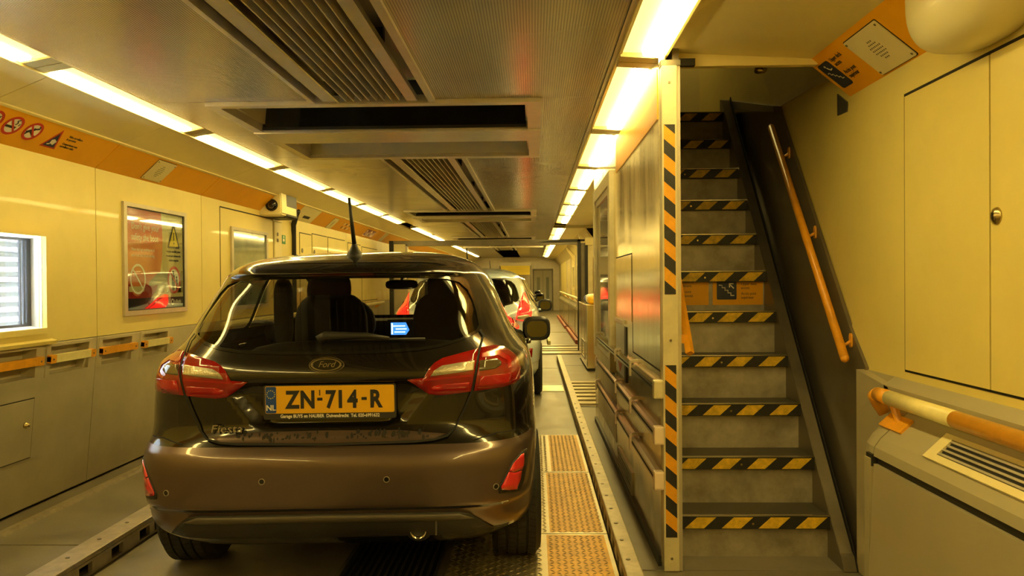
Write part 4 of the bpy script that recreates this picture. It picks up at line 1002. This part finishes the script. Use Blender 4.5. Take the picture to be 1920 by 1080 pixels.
def hull_mesh():
    global _hull
    if _hull: return _hull
    zs = list(np.arange(.24, .40, .02)) + list(np.arange(.40, .46, .0075)) + list(np.arange(.46, .64, .02)) + list(np.arange(.64, .74, .01)) + \
         list(np.arange(.74, .78, .006)) + list(np.arange(.78, .93, .0178)) + list(np.arange(.93, .965, .006)) + list(np.arange(.965, 1.38, .0178)) + list(np.arange(1.38, 1.43, .005)) + list(1.43+.11*(1-(1-np.linspace(0, 1, 26))**2))
    zs = sorted(set(np.round(zs, 4))); NC = 260; bm = bmesh.new(); rows = []
    th = np.linspace(0, 2*np.pi, 4001)
    for z in zs:
        w, yr, yf, n = hp(z); c, s = np.cos(th), np.sin(th)
        x = w*np.sign(c)*np.abs(c)**(2/n); y = (yr+yf)/2 + (yf-yr)/2*np.sign(s)*np.abs(s)**(2/n)
        # weight arc length so that the rear and front get more columns
        ds = np.hypot(np.diff(x), np.diff(y)); dense = 1+1.6*(np.abs(np.diff(x)) > np.abs(np.diff(y))*.5)
        L = np.concatenate([[0], np.cumsum(ds*dense)]); q = np.linspace(0, L[-1], NC, endpoint=False)
        xs = np.interp(q, L, x); ys = np.interp(q, L, y)
        rows.append([bm.verts.new((a, b+(recess(a, z) if b < .5 else 0), z)) for a, b in zip(xs, ys)])
    for r0, r1 in zip(rows[:-1], rows[1:]):
        for k in range(NC): bm.faces.new((r0[k], r0[(k+1) % NC], r1[(k+1) % NC], r1[k]))
    bm.faces.new(rows[0][::-1]); bm.faces.new(rows[-1])
    me = bpy.data.meshes.new('hull'); bm.to_mesh(me); bm.free()
    # wheel arches
    o = bpy.data.objects.new('hull_tmp', me); COL.objects.link(o)
    cut = bmesh.new()
    for y in (.75, 3.28):
        for s in (-1, 1):
            lathe([(0, 0), (.355, 0), (.355, .30), (0, .30)], Matrix(((0, 0, 1, s*.80-.15), (1, 0, 0, y), (0, 1, 0, .315), (0, 0, 0, 1))), 40, cut)
    bmesh.ops.recalc_face_normals(cut, faces=cut.faces[:])
    cm = bpy.data.meshes.new('cut'); cut.to_mesh(cm); cut.free(); co = bpy.data.objects.new('cut_tmp', cm); COL.objects.link(co)
    md = o.modifiers.new('b', 'BOOLEAN'); md.operation = 'DIFFERENCE'; md.object = co; md.solver = 'EXACT'
    dg = bpy.context.evaluated_depsgraph_get(); dg.update()
    _hull = bpy.data.meshes.new_from_object(o.evaluated_get(dg)); bpy.data.objects.remove(o); bpy.data.objects.remove(co)
    return _hull
def inpoly(p, poly):
    r = False; n = len(poly)
    for i in range(n):
        a, b = poly[i], poly[i-1]
        if (a[1] > p[1]) != (b[1] > p[1]) and p[0] < (b[0]-a[0])*(p[1]-a[1])/(b[1]-a[1])+a[0]: r = not r
    return r
def cut_out(bm, poly, ax, ok):
    """cut the outline into the mesh and hand back the faces inside it"""
    n = len(poly)
    for i in range(n):
        p, q = poly[i-1], poly[i]; lo = (min(p[0], q[0])-.004, min(p[1], q[1])-.004); hi = (max(p[0], q[0])+.004, max(p[1], q[1])+.004)
        fs = []
        for f in bm.faces:
            c = f.calc_center_median()
            if not ok(c): continue
            us = [v.co[ax[0]] for v in f.verts]; vs = [v.co[ax[1]] for v in f.verts]
            if max(us) < lo[0] or min(us) > hi[0] or max(vs) < lo[1] or min(vs) > hi[1]: continue
            fs.append(f)
        if not fs: continue
        g = set(fs)
        for f in fs: g.update(f.verts); g.update(f.edges)
        co = [0, 0, 0]; no = [0, 0, 0]; co[ax[0]] = p[0]; co[ax[1]] = p[1]; no[ax[0]] = -(q[1]-p[1]); no[ax[1]] = q[0]-p[0]
        bmesh.ops.bisect_plane(bm, geom=list(g), dist=1e-6, plane_co=co, plane_no=Vector(no).normalized())
    return [f for f in bm.faces if ok(f.calc_center_median()) and inpoly((f.calc_center_median()[ax[0]], f.calc_center_median()[ax[1]]), poly)]
def take(bm, faces, shrink=.004):
    nb = bmesh.new(); mp = {}
    for f in faces:
        vs = []
        for v in f.verts:
            if v not in mp: mp[v] = nb.verts.new(v.co - v.normal*shrink)
            vs.append(mp[v])
        nb.faces.new(vs)
    bmesh.ops.delete(bm, geom=faces, context='FACES')
    return nb
def mirror_poly(half): return half + [(-x, z) for x, z in reversed(half) if x > 1e-6]
GLASS_REAR = mirror_poly([(0, 1.066), (.20, 1.068), (.37, 1.076), (.46, 1.088), (.55, 1.110), (.615, 1.138), (.63, 1.165), (.618, 1.22), (.60, 1.275), (.575, 1.325), (.535, 1.362), (.48, 1.378), (.30, 1.384), (0, 1.386)])
GLASS_FRONT = mirror_poly([(0, 1.10), (.40, 1.10), (.58, 1.12), (.60, 1.16), (.55, 1.30), (.49, 1.41), (.42, 1.425), (0, 1.43)])
SIDE_1 = [(.62, 1.15), (.66, 1.125), (1.42, 1.105), (1.46, 1.12), (1.43, 1.385), (1.38, 1.41), (1.10, 1.405), (.82, 1.34), (.68, 1.23)]
SIDE_2 = [(1.52, 1.10), (2.62, 1.09), (2.70, 1.10), (2.48, 1.25), (2.26, 1.37), (2.12, 1.405), (1.9, 1.415), (1.50, 1.405), (1.49, 1.38)]
def patch(poly, off, depth=.012, step=.03):
    """a piece of skin with the given x,z outline, lying on the tail of the car"""
    bm = bmesh.new(); f = bm.faces.new([bm.verts.new((x, 0, z)) for x, z in poly])
    for ax in (0, 2):
        lo = min(v.co[ax] for v in bm.verts); hi = max(v.co[ax] for v in bm.verts); k = math.ceil(lo/step)*step
        while k < hi:
            co = [0, 0, 0]; no = [0, 0, 0]; co[ax] = k; no[ax] = 1
            bmesh.ops.bisect_plane(bm, geom=bm.verts[:]+bm.edges[:]+bm.faces[:], dist=1e-5, plane_co=co, plane_no=no); k += step
    for v in bm.verts: v.co.y = yrear(v.co.x, v.co.z)-off
    bnd = [e for e in bm.edges if e.is_boundary]
    r = bmesh.ops.extrude_edge_only(bm, edges=bnd)
    for g in r['geom']:
        if isinstance(g, bmesh.types.BMVert): g.co.y += depth
    for fc in bm.faces: fc.normal_update()
    return bm
def ribbon(pts, w, off, closed=False):
    bm = bmesh.new(); P = []
    pts = [Vector(p) for p in pts]
    if closed: pts = pts+[pts[0]]
    for a, b in zip(pts[:-1], pts[1:]):
        n = max(1, int((b-a).length/.02))
        P += [a.lerp(b, i/n) for i in range(n)]
    P.append(pts[-1]); L = []; R_ = []
    for i, p in enumerate(P):
        d = (P[min(i+1, len(P)-1)]-P[max(i-1, 0)]).normalized(); n = Vector((-d.y, d.x))*w/2
        for lst, q in ((L, p-n), (R_, p+n)): lst.append(bm.verts.new((q.x, yrear(q.x, q.y)-off, q.y)))
    for i in range(len(P)-1): bm.faces.new((L[i], L[i+1], R_[i+1], R_[i]))
    return bm
_wheel = {}
def wheel_meshes():
    if _wheel: return _wheel
    R = .318; W_ = .205; prof_ = [(.205, 0), (.235, -.012), (.285, -.014), (.306, .004)]
    for g in range(4):
        a = .012 + g*.0475
        prof_ += [(R, a), (R, a+.036), (R-.009, a+.0375), (R-.009, a+.046)]
    prof_ += [(R, .196), (.306, .205), (.285, W_+.014), (.235, W_+.012), (.205, W_)]
    bm = lathe(prof_, None, 64)
    _wheel['tyre'] = bm
    me = {}
    def fin(n, b, m, sm=True):
        bmesh.ops.recalc_face_normals(b, faces=b.faces[:]); mm = bpy.data.meshes.new(n); b.to_mesh(mm); b.free(); mm.materials.append(MATS[m])
        if sm: mm.polygons.foreach_set('use_smooth', [True]*len(mm.polygons))
        _wheel[n] = mm
    fin('tyre', bm, 'rubber', False)
    bm = bmesh.new()
    for k in range(56):                      # sipes across the tread
        a = 2*math.pi*k/56; M = Matrix.Rotation(a, 4, 'Z')
        for g in range(4):
            z0 = .014+g*.0475; q = .02 if g % 2 else -.02
            vs = [M @ Vector((R+.0006, -.0035, z0)), M @ Vector((R+.0006, .0035, z0)), M @ Vector((R+.0006, .0035+q*.4, z0+.032)), M @ Vector((R+.0006, -.0035+q*.4, z0+.032))]
            bm.faces.new([bm.verts.new(v) for v in vs])
    fin('tread_sipes', bm, 'dark_gap', False)
    fin('rim', lathe([(.21, .015), (.205, .0), (.195, .012), (.185, .05), (.18, .15), (.21, .2)], None, 48), 'chrome')
    bm = bmesh.new()
    for k in range(7):
        a = 2*math.pi*k/7; M = Matrix.Rotation(a, 4, 'Z')
        prism([(.03, -.022), (.19, -.014), (.19, .014), (.03, .022)], .012, .04, M, bm)
    lathe([(0, .006), (.045, .008), (.05, .03), (0, .04)], None, 20, bm); fin('spokes', bm, 'frame_metal', False)
    return _wheel
def bx(bm, c, d, M=None):
    x, y, z = c; a, b, h = d
    nb = B((x-a, x+a, y-b, y+b, z-h, z+h)); me = bpy.data.meshes.new('t'); nb.to_mesh(me); nb.free()
    if M: me.transform(M)
    bm.from_mesh(me); bpy.data.meshes.remove(me); return bm
def make_car(label, loc, rz, tilt, paint, hero=False, lit=False, tail='wide', group=None):
    root = thing('car', label, 'car', loc, group, local=True); root.rotation_euler = (0, -tilt, rz)
    bm = bmesh.new(); bm.from_mesh(hull_mesh()); bm.normal_update()
    fr = cut_out(bm, GLASS_REAR, (0, 2), lambda c: c.y < .75 and c.z > 1.04); g_rear = take(bm, fr)
    ff = cut_out(bm, GLASS_FRONT, (0, 2), lambda c: c.y > 1.9 and c.z > 1.08); g_front = take(bm, ff)
    sides = []
    for s in (1, -1):
        for pl in (SIDE_1, SIDE_2):
            fs = cut_out(bm, pl, (1, 2), lambda c: c.x*s > .42 and c.z > 1.07 and c.z < 1.45); sides.append((s, take(bm, fs)))
    if hero:
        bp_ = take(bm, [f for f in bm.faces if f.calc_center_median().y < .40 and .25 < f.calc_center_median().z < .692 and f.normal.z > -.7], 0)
        obj('rear_bumper', bp_, 'paint_pale_brown', root, True, recalc=False)
        obj('dusty_sill', patch([(-.43, .706), (0, .700), (.43, .706), (.49, .728), (.30, .745), (0, .748), (-.30, .745), (-.49, .728)], .0012, .0), 'paint_pale_brown', root, True)
    obj('body', bm, paint, root, True, recalc=False)
    obj('rear_window', g_rear, 'glass_rear', root, True, recalc=False)
    obj('windscreen', g_front, 'glass_clear', root, True, recalc=False)
    for s, g in sides: obj('side_window', g, 'glass_side', root, True, recalc=False)
    # wheels
    wm = wheel_meshes()
    for y in (.75, 3.28):
        for s in (-1, 1):
            x = s*.885
            M = Matrix(((0, 0, -s, x), (1, 0, 0, y), (0, 1, 0, .318), (0, 0, 0, 1)))
            ty = bpy.data.objects.new('wheel', wm['tyre']); COL.objects.link(ty); ty.parent = root; ty.matrix_local = M
            for k in ('rim', 'spokes', 'tread_sipes'):
                c = bpy.data.objects.new(k, wm[k]); COL.objects.link(c); c.parent = ty
                if k == 'tread_sipes': c['kind'] = 'stuff'
    # mirrors
    for s in (-1, 1):
        c = (s*.965, 2.28, 1.025)
        mr = obj('door_mirror', superell(c, (.098, .075, .085), 3.2, 28, 16), 'black' if hero or paint == 'paint_white' else paint, root, True)
        Mm = frame((c[0], c[1]-.070, c[2]), (1, 0, 0), (0, 0, 1))
        obj('mirror_rim', prism([(p[0]*s if s > 0 else p[0], p[1]) for p in rrect(-.085, .085, -.068, .068, .05)], -.004, .008, Mm), 'black', mr)
        obj('mirror_glass', prism(rrect(-.068, .07, -.055, .055, .042), .008, .0095, Mm), 'mirror_face', mr)
        obj('mirror_arm', tube([(s*.80, 2.36, .985), (s*.87, 2.33, .96), (s*.92, 2.29, .965)], [.045, .04, .03], 10), 'black', mr, True)
    # door handles
    for s in (-1, 1):
        hx = s*(xside(1.62, .99)+.012)
        obj('door_handle', superell((hx, 1.62, .99), (.02, .10, .016), 3, 16, 8), paint, root, True)
    # tail lights
    for s in (-1, 1):
        S = lambda poly: [(x*s, z) for x, z in poly]
        if tail == 'wide':
            inner = S([(.331, .953), (.40, .960), (.422, 1.0), (.444, 1.022), (.477, 1.04), (.542, 1.055), (.626, 1.072), (.617, 1.0), (.598, .898), (.52, .890), (.464, .886), (.42, .891), (.395, .907)])
            outer = S([(.634, 1.074), (.69, 1.078), (.735, 1.066), (.77, 1.043), (.797, 1.014), (.808, .97), (.803, .925), (.775, .909), (.70, .904), (.606, .899), (.625, 1.0)])
            tl = obj('tail_light', patch(inner, .010, .02), 'lens_red', root, True)
            obj('reverse_lens', patch(S([(.428, .968), (.445, .992), (.475, 1.010), (.54, 1.019), (.611, 1.026), (.605, .988), (.54, .980)]), .0135, .004), 'lens_clear', tl, True)
            obj('light_bar', patch(S([(.44, .902), (.43, .920), (.46, .93), (.588, .938), (.585, .905)]), .013, .004), 'lens_red_bright', tl, True)
            obj('lens_ridge', ribbon(S([(.40, .952), (.48, .958), (.60, .966)]), .008, .0135), 'lens_red_bright', tl, True)
            to = obj('tail_light', patch(outer, .010, .02), 'lens_red', root, True)
            obj('indicator_lens', patch(S([(.632, 1.025), (.70, 1.028), (.722, 1.015), (.722, 1.0), (.70, .988), (.628, .983)]), .0135, .004), 'lens_smoke', to, True)
            obj('light_bar', ribbon(S([(.64, 1.045), (.71, 1.048), (.755, 1.02), (.76, .985)]), .016, .0135), 'lens_red_bright', to, True)
            obj('light_bar', patch(S([(.625, .915), (.635, .960), (.76, .962), (.775, .93), (.75, .918)]), .013, .004), 'lens_red_bright', to, True)
        else:
            a = S([(.60, .93), (.62, 1.02), (.66, 1.16), (.685, 1.24), (.70, 1.235), (.745, 1.12), (.785, 1.0), (.775, .94), (.68, .915)])
            tl = obj('tail_light', patch(a, .012, .02), 'lens_red_lit' if lit else 'lens_red', root, True)
            obj('reverse_lens', patch(S([(.61, .935), (.62, .97), (.74, .985), (.77, .95), (.68, .922)]), .016, .004), 'lens_clear', tl, True)
            obj('lens_ridge', ribbon(S([(.64, 1.0), (.675, 1.12), (.69, 1.2)]), .01, .016), 'lens_red_bright', tl, True)
            fg = obj('fog_reflector', patch(S([(.70, .50), (.78, .50), (.79, .60), (.76, .61)]), .008), 'lens_red', root, True)
    # cabin
    cb = bmesh.new(); bx(cb, (0, 1.75, .80), (.78, 1.25, .06)); bx(cb, (0, .40, 1.0), (.60, .14, .02)); obj('cabin_floor', cb, 'interior', root)
    db = bmesh.new(); bx(db, (0, 2.78, .98), (.72, .22, .10)); obj('dashboard', db, 'interior', root)
    for x in (-.38, .38):
        sb = superell((x, 1.88, 1.03), (.235, .09, .27), 3.2, 20, 12); seat = obj('front_seat', sb, 'interior', root, True)
        obj('headrest', superell((x, 1.86, 1.325), (.135, .055, .10), 3.2, 18, 10), 'interior', seat, True)
        obj('headrest_post', tube([(x-.05, 1.87, 1.2), (x-.05, 1.87, 1.28)], .008, 6), 'chrome', seat)
    obj('rear_seat', superell((0, .92, .93), (.62, .10, .13), 4, 24, 10), 'interior', root, True)
    for s in (-1, 1):
        obj('roof_lining', superell((s*.575, 1.48, 1.19), (.05, .06, .20), 4, 12, 8), 'interior', root, True)
    obj('steering_wheel', lathe([(.185, -.012), (.197, 0), (.185, .012), (.173, 0), (.185, -.012)], frame((-.38, 2.42, 1.06), (1, 0, 0), (0, .35, .94)), 32), 'interior', root, True)
    im = obj('interior_mirror', superell((.02, 2.32, 1.345), (.115, .02, .034), 3.5, 20, 10), 'black', root, True)
    obj('mirror_stem', tube([(.02, 2.32, 1.36), (.02, 2.38, 1.41)], .012, 8), 'black', im)
    # gaps of the tailgate
    gap = [(0.63, 1.145), (.645, 1.12), (.628, 1.06), (.618, .993), (.598, .90), (.57, .835), (.528, .755), (.495, .722), (.44, .709), (.365, .703), (0, .697)]
    gap = gap + [(-x, z) for x, z in reversed(gap[:-1])]
    obj('tailgate_gap', ribbon(gap, .008, .0125 if tail == 'wide' else .004), 'dark_gap', root)
    obj('window_seal', ribbon(GLASS_REAR, .012, .003, True), 'black_gloss', root, True)
    obj('brake_strip', patch([(-.155, 1.388), (.165, 1.388), (.165, 1.3985), (-.155, 1.3985)], .006, .006), 'lens_red_lit' if lit else 'lens_red', root)
    # lower valance
    va = [(-.68, .315), (-.63, .36), (-.585, .395), (-.54, .407), (0, .409), (.54, .407), (.585, .395), (.63, .36), (.68, .315), (.60, .296), (0, .292), (-.60, .296)]
    v_ = obj('lower_valance', patch(va, .012, .03), 'plastic_dark', root, True)
    obj('valance_trim', patch([(-.60, .378), (-.54, .402), (0, .405), (.54, .402), (.60, .378), (.53, .374), (0, .376), (-.53, .374)], .02, .012), 'valance_silver', v_, True)
    ub = bmesh.new(); bx(ub, (0, 2.1, .27), (.62, 1.8, .04)); obj('underbody', ub, 'black', root)
    # aerial
    ax, ay = .02, .60; az = 1.488
    an = obj('aerial', lathe([(.042, -.02), (.040, .0), (.036, .014), (.022, .034), (.012, .058), (.008, .075), (0, .078)], frame((ax, ay, az), (1, 0, 0), (0, 1, 0)), 20), 'black', root, True)
    obj('aerial_rod', tube([(ax, ay, az+.05), (ax-.012, ay-.055, az+.275)], [.011, .007], 10), 'black', an, True)
    # plate
    M = lambda h: frame((.006, .100-h, .867), (1, 0, 0), (0, 0, 1))
    pl = obj('plate_holder', prism(rrect(-.275, .275, -.073, .070, .008), 0, .012, M(0)), 'plastic_dark', root)
    obj('number_plate', prism(rrect(-.268, .268, -.048, .066, .007), 0, .002, M(.012)), 'plate_ylw', pl)
    if hero:
        m1 = M(.0142)
        obj('country_band', prism(rrect(-.266, -.222, -.046, .064, .006), 0, .0012, m1), 'plate_blue', pl)
        text('plate_text', 'NL', .032, 'sign_white', m1 @ Matrix.Translation((-.244, -.034, .0018)), pl, 'CENTER', offset=.0006)
        bm = bmesh.new()
        for k_ in range(12):
            a = 2*math.pi*k_/12; prism(disc(-.244+.0165*math.cos(a), .032+.0165*math.sin(a), .0024, n=5), .0014, .002, m1, bm)
        obj('star_ring', bm, 'shutter_yellow', pl)
        def ptxt(s, x, y, size=.100, off=.0038, sx=.82): text('plate_text', s, size, 'ink', m1 @ Matrix.Translation((x, y, 0)), pl, 'CENTER', offset=off, sx=sx)
        for ch, x in (('Z', -.155), ('N', -.092), ('7', .003), ('1', .044), ('4', .095), ('R', .190)): ptxt(ch, x, -.025)
        for x in (-.041, .143): obj('dash', prism(rect(x-.011, x+.011, .004, .016), 0, .001, m1), 'ink', pl)
        ptxt('1', -.041, .026, .032, .001)
        text('dealer_text', 'Garage BUYS en HAUBER  Duivendrecht  Tel. 020-6991632', .0195, 'sign_white', M(.0125) @ Matrix.Translation((0, -.066, 0)), pl, 'CENTER', offset=.0005, sx=.86)
        # badge
        mb = frame((-.004, yrear(0, 1.02)-.002, 1.019), (1, 0, 0), (0, .25, 1))
        bd = obj('badge', prism(disc(0, 0, .062, .025, 40), -.01, .006, mb), 'black_gloss', root)
        obj('badge_rim', ring(0, 0, .056, .064, .002, .010, mb, n=48, ry=.41), 'chrome', bd)
        obj('badge_rim', ring(0, 0, .070, .073, -.008, .003, mb, n=48, ry=.44), 'chrome', bd)
        text('badge_script', 'Ford', .036, 'chrome', mb @ Matrix.Translation((0, -.010, .0065)), bd, 'CENTER', shear=.35, ext=.0012)
        text('model_script', 'Fiesta', .045, 'steel_bright', frame((-.485, yrear(-.485, .75)-.014, .748), (1, (yrear(-.30, .75)-yrear(-.485, .75))/.185, 0), (0, 0, 1)), root, shear=.2, ext=.002, sx=1.28)
        # fog reflectors
        for s in (-1, 1):
            S = lambda poly: [(x*s, z) for x, z in poly]
            pk = obj('fog_pocket', patch(S([(.828, .63), (.806, .63), (.765, .60), (.74, .565), (.703, .50), (.705, .478), (.75, .468), (.795, .462), (.815, .50), (.832, .57)]), .003, .004), 'black', root, True)
            fg = obj('fog_reflector', patch(S([(.815, .618), (.803, .618), (.768, .595), (.750, .567), (.772, .556), (.806, .552), (.816, .575)]), .008), 'reflector_red', root, True)
            obj('fog_lens', patch(S([(.748, .563), (.715, .505), (.718, .493), (.75, .484), (.782, .477), (.797, .51), (.804, .548), (.772, .552)]), .008), 'reflector_red', fg, True)
        for x, z in ((-.255, .558), (.250, .559), (-.655, .510), (.693, .510)):
            y = yrear(x, z); nx = (yrear(x+.01, z)-yrear(x-.01, z))/.02
            Ms = frame((x, y-.001, z), (1, nx, 0), (0, 0, 1))
            sn = obj('parking_sensor', prism(disc(0, 0, .010, n=18), -.004, .002, Ms), paint, root)
            obj('sensor_ring', ring(0, 0, .0105, .0125, -.002, .0025, Ms, n=20), 'frame_metal', sn)
        # wiper
        wb_ = obj('rear_wiper', tube([(-.045, yrear(-.045, 1.12)-.03, 1.118), (-.02, yrear(0, 1.135)-.035, 1.138), (.16, yrear(.16, 1.14)-.028, 1.135), (.25, yrear(.25, 1.12)-.02, 1.122)], [.022, .020, .013, .008], 10), 'black', root, True)
        obj('wiper_blade', tube([(.05, yrear(.05, 1.122)-.013, 1.122), (.40, yrear(.40, 1.113)-.010, 1.116)], .007, 8), 'black', wb_, True)
        # exhaust
        mx = frame((.365, .13, .318), (1, 0, 0), (0, 0, 1))
        ex = obj('exhaust', lathe([(.034, -.10), (.034, .045), (.030, .048), (.029, .0), (.029, -.08)], mx, 24), 'chrome', root, True)
        obj('exhaust_bore', prism(disc(0, 0, .030, n=20), -.06, -.055, mx), 'black', ex)
        obj('exhaust_shroud', ring(0, .01, .045, .062, -.05, .01, mx, n=24), 'black', ex)
        obj('bumper_trim', B((.44, .447, .05, .06, .312, .40)), 'valance_silver', root)
        # glowing centre screen on the dash
        sc_ = obj('dash_screen', B((-.115, .14, 2.52, 2.545, .96, 1.09)), 'black', root)
        msn = frame((-.035, 2.519, 1.022), (1, 0, 0), (0, 0, 1))
        obj('screen_glow', prism([(-.055, -.045), (.055, -.045), (.08, -.01), (.055, .045), (-.055, .045)], 0, .001, msn), 'screen_blue', sc_)
        for i, (a, b) in enumerate(((-.04, .05), (-.02, .06), (-.03, .05))): obj('screen_row', prism(rect(a, b, .015-.022*i, .024-.022*i), .001, .002, msn), 'screen_pale', sc_)
        obj('screen_icons', prism(rect(-.052, -.04, -.04, .04), .001, .002, msn), 'screen_pale', sc_)
        # crease lines on the tailgate and road dirt along its lower edge
        bm = bmesh.new(); rnd = random.Random(4)
        for i in range(90):
            x = rnd.uniform(-.40, .42); z = rnd.uniform(.712, .745); h = rnd.uniform(.004, .014); w = rnd.uniform(.003, .009)
            pts = []
            for k_ in range(7):
                a = 2*math.pi*k_/7; q = rnd.uniform(.7, 1.2); px, pz = x+w*q*math.cos(a), z+h*q*math.sin(a); pts.append(bm.verts.new((px, yrear(px, pz)-.0015, pz)))
            bm.faces.new(pts)
        o = obj('road_dirt', bm, 'dirt', root); o['kind'] = 'stuff'
        # thin dark ribbons along the bumper corner creases
        for s in (-1, 1):
            obj('bumper_corner_crease', ribbon([(s*.60, .70), (s*.70, .72), (s*.78, .715)], .004, .002), 'dark_gap', root)
    return root
make_car('black hatchback with yellow Dutch plate, nearest to the viewer', (-.848, 3.09, .0), .04, .006, 'paint_brown', hero=True)
make_car('white hatchback with lit red tail lights behind the black one', (-.80, 8.6, 0), 0, 0, 'paint_white', lit=True, tail='tall')
make_car('dark blue car ahead of the white hatchback', (-.83, 14.0, 0), 0, 0, 'paint_blue', lit=True, tail='tall')
make_car('silver car furthest ahead, lit tail lights', (-.85, 19.2, 0), 0, 0, 'paint_silver', lit=True, tail='tall')
